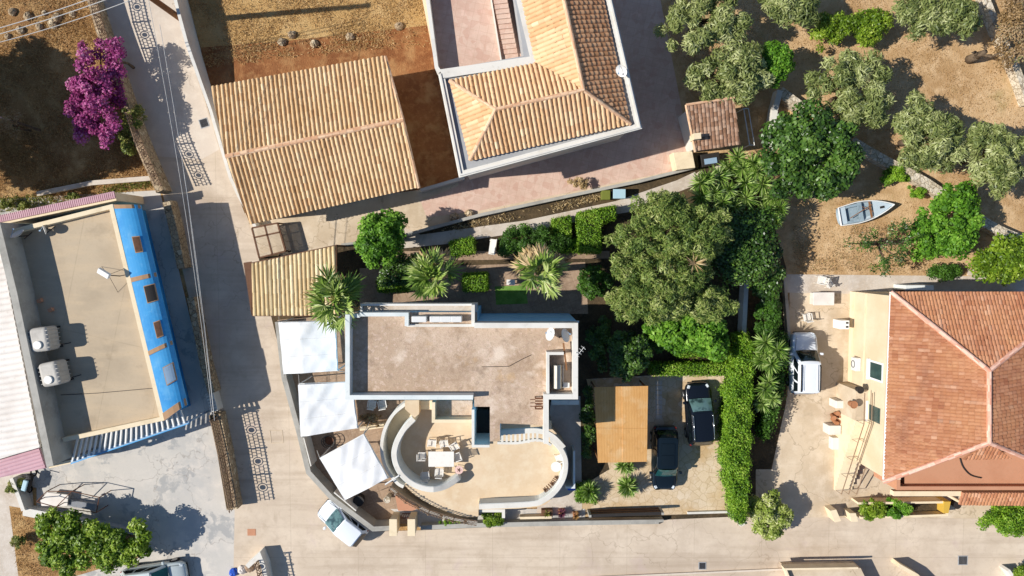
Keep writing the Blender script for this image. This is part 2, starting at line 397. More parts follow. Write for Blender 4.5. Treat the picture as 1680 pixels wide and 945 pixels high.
def fan_palm(px, py, r, z, label, dead=.3, seed=1, nf=30, base=None):
    rs = np.random.default_rng(seed); c = W(px, py, z); b = Vector((c.x, c.y, 0)) if base is None else W(base[0], base[1], 0)
    T = thing('palm_tree', label, 'palm tree', b, 'fan palms in the garden')
    mb = MB(); n = 9
    pts = [b.lerp(Vector((c.x, c.y, z)), i / n) for i in range(n + 1)]
    mb.tube(pts, [.24 - .008 * i for i in range(n + 1)], 10); obj('trunk', mb, 'palmbark', T)
    r /= 25
    for part, cnt, elr, mm in (('crown', int(nf * (1 - dead)), (5, 78), 'palmleaf'), ('dead_fronds', int(nf * dead), (-40, 35), 'deadleaf')):
        P_ = []; D = []; N_ = []; L_ = []; Wd = []; V_ = []
        stems = MB(); sec = rs.random() * 6.28
        for k in range(cnt):
            az = rs.random() * 2 * math.pi if mm == 'palmleaf' else sec + rs.normal() * 1.1
            el = R(rs.uniform(*elr)); d = np.array([math.cos(az) * math.cos(el), math.sin(az) * math.cos(el), math.sin(el)])
            pl = r * rs.uniform(.25, .62); o = np.array([c.x, c.y, z]); e = o + d * pl; e[2] -= .15 * pl
            stems.cyl(o, e, .025, .014, 5)
            side = np.array([-math.sin(az), math.cos(az), 0]); roll = rs.normal() * .5
            upv = np.cross(d, side); side = side * math.cos(roll) + upv * math.sin(roll)
            nb = 20; fl = r * rs.uniform(.38, .6); fv = rs.random(); spread = rs.uniform(75, 120)
            for j in range(nb):
                a = R(-spread + 2 * spread * j / (nb - 1)); dd = d * math.cos(a) + side * math.sin(a)
                dd = dd + np.array([0, 0, -.22 - (.6 if mm == 'deadleaf' else 0)]) + rs.normal(size=3) * .07; dd /= np.linalg.norm(dd)
                l = fl * (1 - .3 * abs(a) / 2) * rs.uniform(.75, 1.15)
                P_.append(e + dd * l * .5); D.append(dd); L_.append(l); Wd.append(.12 * rs.uniform(.8, 1.2)); V_.append(.6 * fv + .4 * rs.random())
                nn = np.cross(dd, np.cross(np.array([0, 0, 1.]), dd)) + rs.normal(size=3) * .35; N_.append(nn / np.linalg.norm(nn))
        leaf_obj(part, np.array(P_), np.array(D), np.array(N_), np.array(L_), np.array(Wd), np.array(V_), mm, T, fold=.25)
        obj('stalk' if part == 'crown' else 'dead_stalk', stems, 'stalk', T)
    return T
# ---------------------------------------------------------------- materials
n_ = lambda s, c, lo=.42, hi=.62, f=1.0, **k: dict(s=s, c=c, lo=lo, hi=hi, f=f, **k)
mat('soil', '#b08a58', [n_(.16, '#94683a', .4, .62), n_(.5, '#c7a472', .45, .7, .8), n_(2.2, '#7c5a30', .52, .72, .75), n_(9, '#d3b27c', .5, .7, .6), n_(30, '#6b4c2a', .55, .75, .6)], bump=(9, .8, .08))
mat('orchardsoil', '#c3a277', [n_(.15, '#a78459', .44, .6), n_(.45, '#8f8452', .56, .68, .5), n_(.3, '#ad8a60', .4, .65, .6), n_(1.3, '#d3b48b', .45, .65, .7), n_(5, '#9c7d55', .52, .72, .6), n_(26, '#8a6c49', .55, .78, .6)], bump=(10, .6, .06))
mat('drygrassground', '#a37c4c', [n_(.14, '#7d5735', .42, .6), n_(.22, '#8a6437', .42, .62, .6), n_(.9, '#c4a26e', .45, .68, .8), n_(3.5, '#80592f', .5, .68, .7), n_(14, '#d8b67c', .52, .7, .6, vs=(1, 2.2, 1), rot=20), n_(38, '#6c4721', .55, .75, .6)], bump=(12, .9, .08))
mat('drylot', '#b8935c', [n_(.2, '#a07b48', .42, .62, .7), n_(.8, '#c9a873', .46, .66, .8), n_(2.6, '#96693a', .54, .68, .7, vs=(.5, 1.4, 1), rot=10), n_(11, '#d6bc88', .52, .7, .6, vs=(1, 2.2, 1)), n_(36, '#7a5a34', .56, .76, .5)], bump=(12, .9, .08))
mat('redsoil', '#926038', [n_(.5, '#7a4b29', .42, .62), n_(.8, '#ac8355', .5, .66, .8), n_(3, '#a8774a', .5, .68, .7), n_(20, '#5f3518', .55, .75, .6)], bump=(10, .7, .06))
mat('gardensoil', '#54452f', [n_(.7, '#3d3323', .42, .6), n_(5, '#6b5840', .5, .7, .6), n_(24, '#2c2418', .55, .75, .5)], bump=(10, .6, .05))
mat('street', '#cdbba4', [n_(.12, '#bba994', .4, .62), n_(.35, '#a8957e', .58, .7, .5, warp=1.2), n_(1.3, '#8f7d68', .68, .76, .5), n_(.45, '#d9c8b2', .45, .68, .7), n_(2.6, '#b5a28b', .52, .74, .5, warp=.6), n_(.9, '#a8957f', .62, .75, .55, vs=(1, .35, 1)), n_(16, '#a3917c', .55, .8, .4), n_(70, '#8f7f6c', .6, .8, .35),
    dict(t='crack', s=.34, c='#8b7862', lo=.012, hi=0, f=.45, warp=1.3, wscale=1.1, mask=.13, mlo=.5), dict(t='crack', s=.9, c='#93806a', lo=.02, hi=0, f=.5, warp=.9, wscale=2.1, mask=.21, mlo=.58), n_(.6, '#a28e78', .5, .72, .6, vs=(.12, 1.8, 1), rot=2), n_(.5, '#bfa9a0', .58, .7, .4),
    dict(t='brick', s=.2, c='#9c8a74', lo=.4, hi=.6, f=.3, m=.004, bw=.9, rh=.8, o=0, off=(1.3, .4, 0))], bump=(30, .25, .02))
mat('greystreet', '#cfc0ae', [n_(.2, '#c3b4a2', .42, .62), n_(1.4, '#d8cbb9', .48, .66, .6), n_(.8, '#b09e8a', .6, .75, .55, vs=(1, .3, 1), rot=15), n_(14, '#aa9b89', .55, .8, .4), n_(70, '#8f8272', .6, .8, .35),
    dict(t='crack', s=.28, c='#8d7c68', lo=.01, hi=0, f=.6, warp=1.2, mask=.2, mlo=.55)], bump=(30, .25, .02))
mat('yardconcrete', '#c4bdb2', [n_(.25, '#b6b2ab', .42, .62), n_(.8, '#cfc6ba', .48, .66, .8), n_(.75, '#969694', .56, .62, .7, warp=.9), n_(.5, '#d4cbbd', .58, .64, .5, warp=1.4), n_(2.4, '#a29f9a', .62, .72, .5, mask=.2), n_(12, '#a19b92', .55, .8, .4), n_(60, '#8d877f', .6, .8, .35),
    dict(t='crack', s=.2, c='#8a8177', lo=.008, hi=0, f=.6, warp=1.4)], bump=(26, .2, .02))
mat('pinktile', '#cdb19e', [n_(.4, '#c2a390', .42, .62), n_(2.5, '#d8b8a6', .5, .68, .6), dict(t='brick', s=1.9, c='#b18f7c', lo=.4, hi=.6, f=.55, m=.02, bw=1.0, rh=1.0, o=0, rot=12), dict(t='voro', s=2.6, c='#b98f7c', lo=.55, hi=.95, f=.45, cell=1), n_(18, '#a98673', .55, .78, .5)], bump=(25, .2, .02))
mat('bluetile', '#8b8d92', [n_(.4, '#7a7e86', .42, .62), n_(3, '#9b9a99', .5, .68, .6), dict(t='brick', s=1.9, c='#6d6c6d', lo=.4, hi=.6, f=.5, m=.02, bw=1.0, rh=1.0, o=0, rot=12), n_(18, '#72706f', .55, .78, .5)], bump=(25, .2, .02))
mat('palepath', '#c9bdae', [n_(.6, '#b8a997', .42, .62), n_(4, '#d5cabc', .5, .68, .6), n_(20, '#9f9281', .55, .78, .5)], bump=(25, .3, .02))
mat('crazypaving', '#cdb899', [n_(.3, '#b8986a', .46, .6, .8), dict(t='voro', s=2.1, c='#ac9068', lo=.4, hi=.9, f=.4, cell=1, warp=.25), dict(t='voro', s=2.1, c='#dcccb4', lo=.75, hi=.95, f=.5, cell=1, warp=.25), dict(t='crack', s=2.1, c='#9a7f5a', lo=.05, hi=.02, f=.45, warp=.25), n_(1.5, '#ddcdb6', .55, .7, .6), n_(12, '#a78a62', .52, .75, .5)], bump=(20, .4, .03))
mat('courtconcrete', '#cbb89d', [n_(.25, '#b9a58a', .42, .62), n_(1.1, '#d6c5ad', .48, .66, .7), n_(.9, '#9c8a72', .6, .72, .5), n_(9, '#a89479', .55, .78, .5), n_(50, '#8f7d66', .6, .8, .35), dict(t='crack', s=.25, c='#8f7c63', lo=.01, hi=0, f=.6, warp=1.2)], bump=(26, .25, .02))
mat('brownfloor', '#a38a72', [n_(.8, '#8c7560', .42, .62), n_(6, '#b59e86', .5, .7, .6), dict(t='brick', s=1.6, c='#6d5744', lo=.4, hi=.6, f=.5, m=.02, bw=1, rh=1, o=0, rot=-20)], bump=(25, .3, .02))
mat('terrace', '#d6bf9f', [n_(.35, '#ccb290', .42, .62), n_(1.6, '#dccbae', .48, .68, .6), n_(8, '#c5a57e', .55, .78, .4), n_(45, '#b8976f', .6, .8, .3)], bump=(40, .15, .01), rough=.8)
mat('mossyroof', '#c7b098', [n_(.22, '#b49c83', .42, .6), dict(t='voro', s=7, c='#b2927c', lo=.4, hi=.95, f=.4, cell=1, warp=.2), dict(t='voro', s=7, c='#dcc7b4', lo=.8, hi=.95, f=.4, cell=1, warp=.2), dict(t='crack', s=2.6, c='#8d7263', lo=.06, hi=.0, f=.3, warp=.35, mask=.8), n_(1.8, '#8a7562', .54, .68, .6), n_(.55, '#9b8167', .54, .64, .6, warp=.8), n_(.9, '#cba87c', .6, .7, .55), n_(14, '#8d7562', .52, .72, .6), n_(.7, '#dfcdb9', .57, .7, .7), n_(34, '#dcc6b4', .56, .7, .5)], bump=(16, .6, .03))
mat('beigeroof', '#b8a68c', [n_(.25, '#a99880', .42, .62), dict(t='brick', s=.28, c='#93846c', lo=.4, hi=.6, f=.35, m=.008, bw=.9, rh=3, o=0, rot=13), n_(.35, '#9c8b73', .6, .66, .5, warp=.8), n_(.9, '#c1ac8e', .48, .66, .6, vs=(.4, 1.6, 1), rot=13), n_(7, '#a08c6f', .55, .78, .4), n_(.8, '#8f7d64', .66, .76, .5), n_(50, '#93815f', .6, .8, .3)], bump=(40, .2, .01))
mat('cream', '#d9c7a8', [n_(.5, '#d0bc9a', .42, .62), n_(6, '#c4ae8c', .56, .8, .4), n_(.9, '#c9b28a', .62, .76, .4, vs=(1, 1, .25))], bump=(50, .1, .01))
mat('creamcap', '#e3d0ae', [n_(1.2, '#cbb692', .5, .7, .6), n_(12, '#b39f7e', .56, .78, .5)], bump=(40, .2, .01))
mat('whitewall', '#d8d3c8', [n_(.7, '#c7c0b3', .46, .66, .7), n_(3, '#a9a397', .58, .76, .5), n_(25, '#b7b0a2', .56, .78, .4)], bump=(40, .2, .01))
mat('paleblue', '#d6d9d4', [n_(.8, '#c3cbc8', .46, .66, .7), n_(5, '#92a3a8', .58, .78, .5), n_(30, '#dde2df', .58, .75, .4)], bump=(40, .2, .01))
mat('turf', '#6f9440', [n_(1.2, '#5a7f30', .42, .62), n_(14, '#8aa858', .52, .72, .6)], bump=(30, .8, .03))
mat('bluewall', '#8cc6ea', [n_(.8, '#7ab6de', .46, .66, .7), n_(6, '#8fb6c9', .6, .8, .4)], bump=(40, .1, .01))
mat('brightblue', '#419dd4', [n_(.5, '#2f8cc8', .45, .65), n_(1.1, '#6bb0d8', .52, .68, .6, vs=(1, .5, 1)), n_(5, '#74b4da', .56, .78, .5), n_(1.5, '#2378b4', .6, .76, .5, vs=(1, .3, 1)), n_(2.2, '#8bbcd6', .64, .74, .5, vs=(3, .6, 1), rot=14), n_(30, '#1f6fa8', .6, .78, .35)], bump=(50, .1, .01), rough=.6)
mat('greywall', '#a9a59b', [n_(.7, '#8f8b82', .44, .64, .8), n_(5, '#bcb6a9', .55, .75, .5), n_(1.3, '#6f6b62', .6, .76, .5), n_(30, '#77736a', .58, .78, .4)], bump=(30, .4, .02))
mat('stonewall', '#b29b7c', [dict(t='voro', s=3.4, c='#8d7657', lo=.3, hi=.9, f=.8, cell=1, warp=.2), dict(t='voro', s=3.4, c='#cdbb9c', lo=.7, hi=.95, f=.8, cell=1, warp=.2), dict(t='crack', s=3.4, c='#5d4b36', lo=.07, hi=.02, f=.85, warp=.2), n_(8, '#7b664a', .54, .74, .5), n_(1.2, '#7f7540', .62, .72, .5)], bump=(7, 1.0, .08))
mat('whitestone', '#d3c7b2', [dict(t='voro', s=3, c='#b5a68c', lo=.3, hi=.9, f=.8, cell=1, warp=.3), dict(t='crack', s=3, c='#85755c', lo=.08, hi=.02, f=.8, warp=.3), n_(6, '#9e8e75', .54, .74, .6)], bump=(6, 1.0, .1))
mat('tile_gable', '#d7b07a', [n_(.4, '#c49f6e', .45, .65, .5), n_(1.1, '#a88a66', .58, .72, .45), n_(7, '#b08a5c', .55, .78, .55), n_(3.2, '#8f7758', .64, .74, .5), n_(24, '#ead6b4', .56, .75, .4)], attr=[(0, '#bd9668'), (.3, '#cfac80'), (.6, '#dcbd92'), (.8, '#c8a176'), (.93, '#e6cea6'), (1, '#a08260')], bump=(30, .3, .02))
mat('tile_orange', '#c58a52', [n_(1.2, '#9b7458', .56, .7, .4), n_(6, '#9a6638', .55, .78, .5), n_(24, '#dcae7a', .56, .75, .4)], attr=[(0, '#ac7a52'), (.3, '#c69269'), (.6, '#d6a67c'), (.85, '#bd865e'), (1, '#e0b78f')], bump=(30, .3, .02))
mat('tile_amber', '#e0ad70', [n_(.8, '#c0966a', .56, .72, .4), n_(3, '#96795a', .66, .76, .5), n_(6, '#c4976a', .58, .8, .5), n_(24, '#efc896', .56, .75, .4)], attr=[(0, '#c99d70'), (.3, '#d6ad80'), (.6, '#e0bc92'), (.8, '#cfa379'), (.93, '#e8cca4'), (1, '#a98460')], bump=(30, .3, .02))
mat('tile_red', '#b8704d', [n_(.35, '#c08a60', .46, .64, .5), n_(1.3, '#cb9a70', .56, .7, .5), n_(.8, '#8c5f48', .58, .7, .5, vs=(1, .3, 1)), n_(3.4, '#7a5442', .64, .74, .5), n_(7, '#996450', .55, .78, .5), n_(26, '#dcb097', .58, .75, .4)], attr=[(0, '#965c40'), (.3, '#ac7350'), (.6, '#b98362'), (.8, '#a2694a'), (.93, '#c99a7a'), (1, '#8a6350')], bump=(30, .3, .02))
mat('tile_brown', '#9c6d4c', [n_(3, '#66493a', .5, .72, .6), n_(1.0, '#b8873f', .6, .7, .5), n_(24, '#b89a82', .58, .75, .4)], attr=[(0, '#76563f'), (.3, '#8f6c54'), (.6, '#a08069'), (1, '#b1947c')], bump=(30, .3, .02))
mat('ridgetile', '#d9ad84', [n_(6, '#b5835c', .5, .75, .5)], attr=[(0, '#c99873'), (1, '#e4c3a0')], bump=(30, .3, .02))
mat('ridgepink', '#d9a58c', [n_(6, '#b87c62', .5, .75, .5)], attr=[(0, '#c98c72'), (1, '#e6bfa9')], bump=(30, .3, .02))
mat('reed', '#d5bd92', [n_(3, '#b39667', .5, .72, .5), n_(22, '#ecdcb8', .55, .75, .5)], attr=[(0, '#b99d70'), (.4, '#d3ba8c'), (.7, '#e3d0a8'), (1, '#c6a877')], bump=(30, .3, .02))
mat('reedmat', '#cf9f63', [n_(2.2, '#a98250', .58, .72, .6), n_(.9, '#dcbd90', .52, .66, .6), n_(.8, '#c29055', .45, .65, .6), dict(t='wave', s=3.2, c='#a8763e', lo=.55, hi=.95, f=.6, dist=1.2, dir='X'), n_(.7, '#c9a878', .55, .7, .6), n_(10, '#b4793a', .5, .75, .5, vs=(3, .3, 1)), n_(3, '#e6b273', .56, .75, .5, vs=(10, .6, 1))], bump=(30, .5, .02))
mat('terracotta', '#c18c6c', [n_(.5, '#b47e5e', .45, .65, .6), n_(8, '#b06f4d', .58, .8, .4)], bump=(40, .15, .01))
mat('concretegrey', '#a8a8a6', [n_(.8, '#97989a', .45, .65, .7), n_(8, '#86878a', .58, .8, .5), n_(2, '#c4c2bd', .6, .76, .5)], bump=(30, .3, .02))
mat('fabric', '#efeeeb', [n_(.8, '#e4e2dd', .45, .65, .7), n_(2.2, '#d2cfc8', .58, .74, .5, vs=(1, .4, 1)), n_(5, '#d5d3ce', .62, .8, .4)], rough=.85, bump=(1.2, .4, .08), transl=.12)
mat('whiteplastic', '#e3ded4', [n_(4, '#cbc4b6', .56, .78, .5)], rough=.5)
mat('tankplastic', '#b9b3a8', [n_(2, '#99938a', .48, .7, .6), n_(20, '#cdc7bb', .56, .76, .5)], rough=.6)
mat('whitemetal', '#dad8d2', [n_(6, '#b5b2aa', .56, .78, .5)], rough=.5)
mat('whitesheet', '#e2dad0', [n_(.6, '#cfc4b8', .45, .65, .7), n_(3, '#b3a698', .6, .78, .5), n_(20, '#f0eae2', .56, .75, .4)], rough=.6)
mat('pinksheet', '#c39aa0', [n_(1, '#b0868c', .45, .65, .6), n_(5, '#d8b8bb', .58, .76, .6)], rough=.7)
mat('darkmetal', '#2e2a27', [n_(8, '#4a3d33', .55, .75, .5)], rough=.6)
mat('oldmetal', '#8a7058', [n_(8, '#5f4a38', .5, .72, .6)], rough=.7)
mat('rustmetal', '#6d4630', [n_(6, '#4a2c1d', .5, .72, .7)], rough=.8)
mat('steel', '#a8a296', [n_(3, '#8e887c', .5, .72, .5)], rough=.32, metal=.85)
mat('cable', '#b9b6b0', rough=.5)
mat('stripe', '#b38d69', rough=.8)
mat('whitepaint', '#e4e2dc', rough=.6)
mat('greyblue', '#8ea6bb', [n_(3, '#7d95ab', .5, .7, .5)], rough=.6)
mat('wood', '#8a5f3c', [n_(6, '#5c3d26', .5, .72, .7, vs=(1, 6, 1))], rough=.8, bump=(30, .4, .01))
mat('woodbrown', '#6a4a35', [n_(6, '#4d3425', .5, .72, .7)], rough=.8)
mat('bark', '#6b5a47', [n_(6, '#43372a', .45, .65, .8), n_(24, '#8a7760', .55, .75, .5)], bump=(18, 1, .03))
mat('twig', '#241f12', [n_(6, '#1a1a0c', .45, .65, .8)])
mat('palmbark', '#7a6450', [n_(10, '#4d3d2f', .45, .65, .8)], bump=(14, 1, .05))
mat('stalk', '#8a8a48', rough=.6)
mat('windowglass', '#2e4744', [n_(1.3, '#47635c', .5, .7, .6)], rough=.12, spec=.6)
mat('darkglass', '#10181b', rough=.06, spec=.7)
mat('tealglass', '#1c4a4a', [n_(1.2, '#3c7a74', .48, .62, .8, )], rough=.08, spec=.7, coord='obj')
mat('paleglass', '#5d7a78', [n_(2.2, '#26393a', .46, .6, .9), n_(5, '#8ba19e', .6, .7, .5)], rough=.08, spec=.7, coord='obj')
mat('carwhite', '#dfe3e6', rough=.35, coat=.6); mat('carblack', '#0e1218', rough=.25, coat=.8); mat('cargreen', '#0d171c', rough=.25, coat=.8)
mat('carsilver', '#b9c2c0', rough=.35, coat=.6, metal=.2)
mat('tyre', '#1b1a19', rough=.9); mat('rim', '#9b9b9b', rough=.35, metal=.8); mat('chrome', '#c9cbcc', rough=.2, metal=.9)
mat('redlamp', '#8c1a16', rough=.25); mat('headlamp', '#cfd6d8', rough=.15); mat('blackplastic', '#1d1d1e', rough=.6)
mat('boathull', '#b9c6cc', [n_(2, '#a3b1b8', .5, .7, .5)], rough=.5); mat('boatin', '#8fa0a8', [n_(3, '#6d7d85', .5, .7, .7), n_(10, '#b8c2c4', .56, .76, .5)], rough=.7)
mat('yellowpaint', '#c9a342', rough=.7); mat('blueplastic', '#2c57b8', rough=.5); mat('paleplastic', '#a7c4cc', rough=.5)
mat('pinkplastic', '#dcb9ae', rough=.5); mat('clay', '#a5714f', rough=.8)
def G(name, cols, tr=.25, rough=.55, spec=.35):
    mat(name, cols[0], attr=[(i / (len(cols) - 1), c) for i, c in enumerate(cols)], rough=rough, transl=tr, spec=spec)
G('olive', ['#465424', '#66733a', '#8a9450', '#adb274', '#cdcf9a'], .22, .5, .5)
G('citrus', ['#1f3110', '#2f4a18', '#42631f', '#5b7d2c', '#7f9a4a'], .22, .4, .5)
G('lemon', ['#3a5212', '#557216', '#73901f', '#93ab34', '#b9c65a'], .28, .45)
G('brightgreen', ['#2e4f10', '#447016', '#5c8c1e', '#7ba832', '#9cc04e'], .28)
G('hedgegreen', ['#34530f', '#507616', '#6f981f', '#8fb232', '#b0c456'], .28)
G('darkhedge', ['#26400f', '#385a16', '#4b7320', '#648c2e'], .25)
G('oliveyellow', ['#31461a', '#50692a', '#768a3c', '#9ca658', '#bec082'], .22)
G('paleshrub', ['#4f6a1a', '#74892c', '#97a648', '#bcc276', '#e0dcb4'], .25)
G('bougain', ['#5a1c3c', '#8a2c64', '#ac4484', '#c4659e', '#d698b4'], .3)
G('brownshrub', ['#5c4a2c', '#84683f', '#a3865c', '#b59b7a', '#7d8a4a'], .2)
G('yucca', ['#3c5a1a', '#587a28', '#799a3a', '#9fb85c', '#c6d68e'], .2, .45, .45)
G('palmleaf', ['#46611f', '#668530', '#88a344', '#adbd66', '#d2d69c'], .22, .45, .45)
G('deadleaf', ['#8d7448', '#ab9060', '#c7ad7e', '#dcc79c'], .15)
G('drystraw', ['#8a663a', '#a07a48', '#b58f5a', '#caa871'], .2)
G('strawlight', ['#a6824f', '#b5925c', '#c4a26b', '#d2b37e'], .2)
G('weed', ['#4d5c1e', '#6c7a2c', '#8a8a3e', '#a89a58'], .2)
G('purpleleaf', ['#3c1c2c', '#5c2a40', '#7d4058', '#93606c'], .2)
# ---------------------------------------------------------------- ground
b = MB(); b.add([(-1000, -1000, -.02), (1000, -1000, -.02), (1000, 1000, -.02), (-1000, 1000, -.02)], [(0, 1, 2, 3)])
struct('ground', b, 'soil')
def flat(name, pts, z, m, kind=True): return struct(name, MB().sheet(P(pts, z), z), m)
flat('orchard_ground', [(1060, -60), (1900, -60), (1900, 470), (1270, 470), (1190, 330), (1130, 250)], .004, 'orchardsoil')
flat('dry_grass_ground', [(290, -60), (720, -60), (735, 120), (640, 130), (350, 150)], .004, 'drylot')
flat('bare_soil', [(330, 78), (480, 66), (714, 40), (765, 300), (430, 350), (330, 130)], .0062, 'redsoil')
flat('field', [(-200, -60), (150, -60), (275, 320), (-200, 400)], .0052, 'drygrassground')
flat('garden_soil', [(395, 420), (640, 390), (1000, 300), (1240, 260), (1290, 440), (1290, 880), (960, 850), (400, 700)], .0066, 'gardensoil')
flat('street', [(150, -60), (270, -60), (305, 70), (378, 290), (418, 392), (440, 500), (465, 600), (520, 790), (612, 872), (690, 870), (1200, 848), (1800, 852), (1900, 1100), (380, 1100), (385, 838), (345, 640), (300, 445), (262, 300), (215, 200), (180, 90)], .016, 'street')
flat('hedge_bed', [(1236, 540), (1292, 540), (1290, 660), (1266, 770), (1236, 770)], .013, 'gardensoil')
flat('upper_lane', [(150, -60), (268, -60), (305, 70), (360, 245), (330, 262), (240, 255), (206, 170), (176, 80)], .020, 'greystreet')
flat('yard', [(-60, 330), (262, 312), (340, 640), (386, 842), (384, 1100), (60, 1100), (60, 800), (-60, 790)], .008, 'yardconcrete')
flat('gravel_verge', [(-60, 780), (50, 770), (60, 880), (80, 1100), (-60, 1100)], .014, 'palepath')
flat('earth_bed', [(15, 830), (100, 845), (245, 880), (235, 912), (75, 960), (30, 945)], .018, 'drygrassground')
flat('driveway', [(413, 392), (400, 350), (685, 312), (760, 290), (1128, 245), (1140, 275), (1000, 310), (660, 385), (600, 400), (553, 402), (462, 420)], .010, 'courtconcrete')
flat('paved_terrace', [(752, 305), (757, 240), (1000, -80), (1068, -80), (1132, 247), (1136, 274), (1000, 302), (790, 345), (700, 357), (690, 330)], .014, 'pinktile')
flat('garden_path', [(660, 372), (690, 385), (860, 362), (1010, 330), (1110, 296), (1140, 282), (1150, 300), (1030, 348), (860, 380), (735, 400), (655, 408)], .012, 'palepath')
flat('garden_path', [(640, 412), (1000, 412), (1000, 424), (640, 428)], .012, 'brownfloor')
flat('garden_court', [(590, 440), (960, 430), (965, 515), (590, 515)], .0095, 'brownfloor')
flat('lawn', [(812, 470), (862, 468), (866, 498), (814, 500)], .03, 'turf')
flat('paved_drive', [(962, 622), (1085, 615), (1196, 612), (1198, 842), (948, 848), (950, 800), (1000, 770)], .012, 'crazypaving')
flat('courtyard', [(1296, 452), (1470, 470), (1800, 460), (1800, 852), (1360, 850), (1240, 862), (1240, 772), (1292, 650)], .0086, 'courtconcrete')
flat('path', [(1290, 450), (1800, 455), (1800, 478), (1400, 482), (1290, 480)], .012, 'palepath')
flat('front_court', [(455, 525), (560, 515), (640, 640), (680, 858), (612, 862), (520, 790), (490, 700)], .020, 'brownfloor')
flat('front_path', [(640, 835), (960, 835), (960, 862), (690, 866)], .024, 'yardconcrete')
flat('patio', [(905, 650), (952, 650), (955, 842), (880, 842)], .028, 'palepath')
# dry grass on the lots: nobody could count it
def grass(name, px_poly, n, m, seed, h=(.05, .16), label=None):
    rs = np.random.default_rng(seed); poly = P(px_poly, 0)
    xs = [p.x for p in poly]; ys = [p.y for p in poly]; out = []
    X = rs.uniform(min(xs), max(xs), n * 3); Y = rs.uniform(min(ys), max(ys), n * 3); inside = np.zeros(len(X), bool)
    for i in range(len(poly)):
        a, c = poly[i], poly[i - 1]
        cond = ((a.y > Y) != (c.y > Y)) & (X < (c.x - a.x) * (Y - a.y) / (c.y - a.y + 1e-9) + a.x); inside ^= cond
    den = np.sin(X * .9 + seed) * np.sin(Y * 1.1 + seed * 2) + np.sin(X * 2.7) * np.sin(Y * 2.3 + 1) * .6 + rs.normal(size=len(X)) * .6
    k = inside & (den > -.1); X = X[k][:n]; Y = Y[k][:n]; m_ = len(X)
    d = unit(np.stack([rs.normal(size=m_), rs.normal(size=m_), rs.uniform(.2, 1.2, m_)], 1)); L = rs.uniform(h[0], h[1], m_) * 1.5
    pos = np.stack([X, Y, np.full(m_, .02)], 1) + d * (L / 2)[:, None]
    nrm = unit(rs.normal(size=(m_, 3)) * .5 + np.array([0, 0, 1.]))
    o = leaf_obj(name, pos, d, nrm, L, L * .12 + .012, rs.random(m_), m, None)
    return tag(o, label, 'grass', kind='stuff')
grass('dry_grass', [(290, -20), (718, -20), (720, 75), (560, 85), (340, 110)], 13000, 'strawlight', 1, label='dry straw coloured grass covering the lot above the long gable roof')
grass('dry_grass', [(-20, -20), (150, -20), (262, 305), (-20, 350)], 30000, 'drystraw', 2, label='dry brown grass in the field around the purple bougainvillea')
grass('dry_grass', [(1090, -20), (1700, -20), (1700, 330), (1560, 330), (1280, 150), (1120, 160)], 16000, 'drystraw', 3, h=(.03, .1), label='thin dry grass under the olive trees of the orchard')
grass('dry_grass', [(1320, 330), (1700, 330), (1700, 450), (1300, 450)], 4000, 'drystraw', 6, h=(.03, .1), label='sparse dry grass behind the boat and red roofed house')
grass('dry_grass', [(20, 835), (100, 845), (230, 885), (225, 910), (75, 945), (30, 945)], 3500, 'drystraw', 4, label='dry yellow grass bed below the lemon trees')
grass('weeds', [(-10, 325), (120, 318), (252, 292), (250, 305), (120, 330), (-10, 352)], 2600, 'weed', 5, h=(.08, .25), label='green weeds along the foot of the pink tiled wall')
grass('weeds', [(720, 372), (860, 345), (1000, 315), (1000, 325), (860, 356), (735, 382)], 2200, 'deadleaf', 7, h=(.06, .2), label='dry weeds in the strip between driveway and garden path')
grass('fallen_leaves', [(1300, 370), (1520, 370), (1520, 445), (1300, 445)], 3000, 'brownshrub', 8, h=(.05, .12), label='fallen brown leaves on the shaded soil behind the boat')

# scattered stones and drains
def stone(px, py, r, m, label, name='rock', cat='rock', group=None, seed=0):
    rs = random.Random(seed + int(px)); c = W(px, py, 0); b = MB(); b.sphere((c.x, c.y, r * .3), r, 9, 6, .7)
    b.v = [(x + rs.uniform(-1, 1) * r * .16, y + rs.uniform(-1, 1) * r * .16, z + rs.uniform(-1, 1) * r * .12) for x, y, z in b.v]
    return tag(obj(name, b, m, loc=c), label, cat, group)
def drain(px, py, w_, label, rz=0):
    c = W(px, py, 0); T = thing('drain_cover', label, 'drain cover', (c.x, c.y, .02))
    f = MB().box((c.x, c.y, .03), (w_ + .1, w_ + .1, .012), rz); obj('frame', f, 'concretegrey', T)
    g = MB()
    for i in range(7): g.box((c.x + math.cos(rz) * (i - 3) * w_ / 7, c.y + math.sin(rz) * (i - 3) * w_ / 7, .045), (w_ / 11, w_, .015), rz)
    obj('grate', g, 'darkmetal', T)
drain(335, 202, .5, 'small square drain cover in the upper lane near the gable roof wall', .3)
drain(1152, 928, .42, 'square drain cover in the street below the parked dark cars')
drain(1579, 919, .55, 'larger square drain cover in the street below the red roofed house')
c = W(413, 873, 0); tag(obj('access_cover', MB().box((c.x, c.y, .026), (.55, .45, .016)), 'terracotta', loc=c), 'small reddish rectangular cover in the street beyond the end of the stone wall', 'cover')
c = W(452, 715, 0); tag(obj('access_cover', MB().strip(P([(443, 706), (463, 706), (465, 726), (445, 727), (443, 706)]), .05, .018, .03), 'courtconcrete', loc=c), 'square outline of a concrete cover in the street beside the white canopy', 'cover')

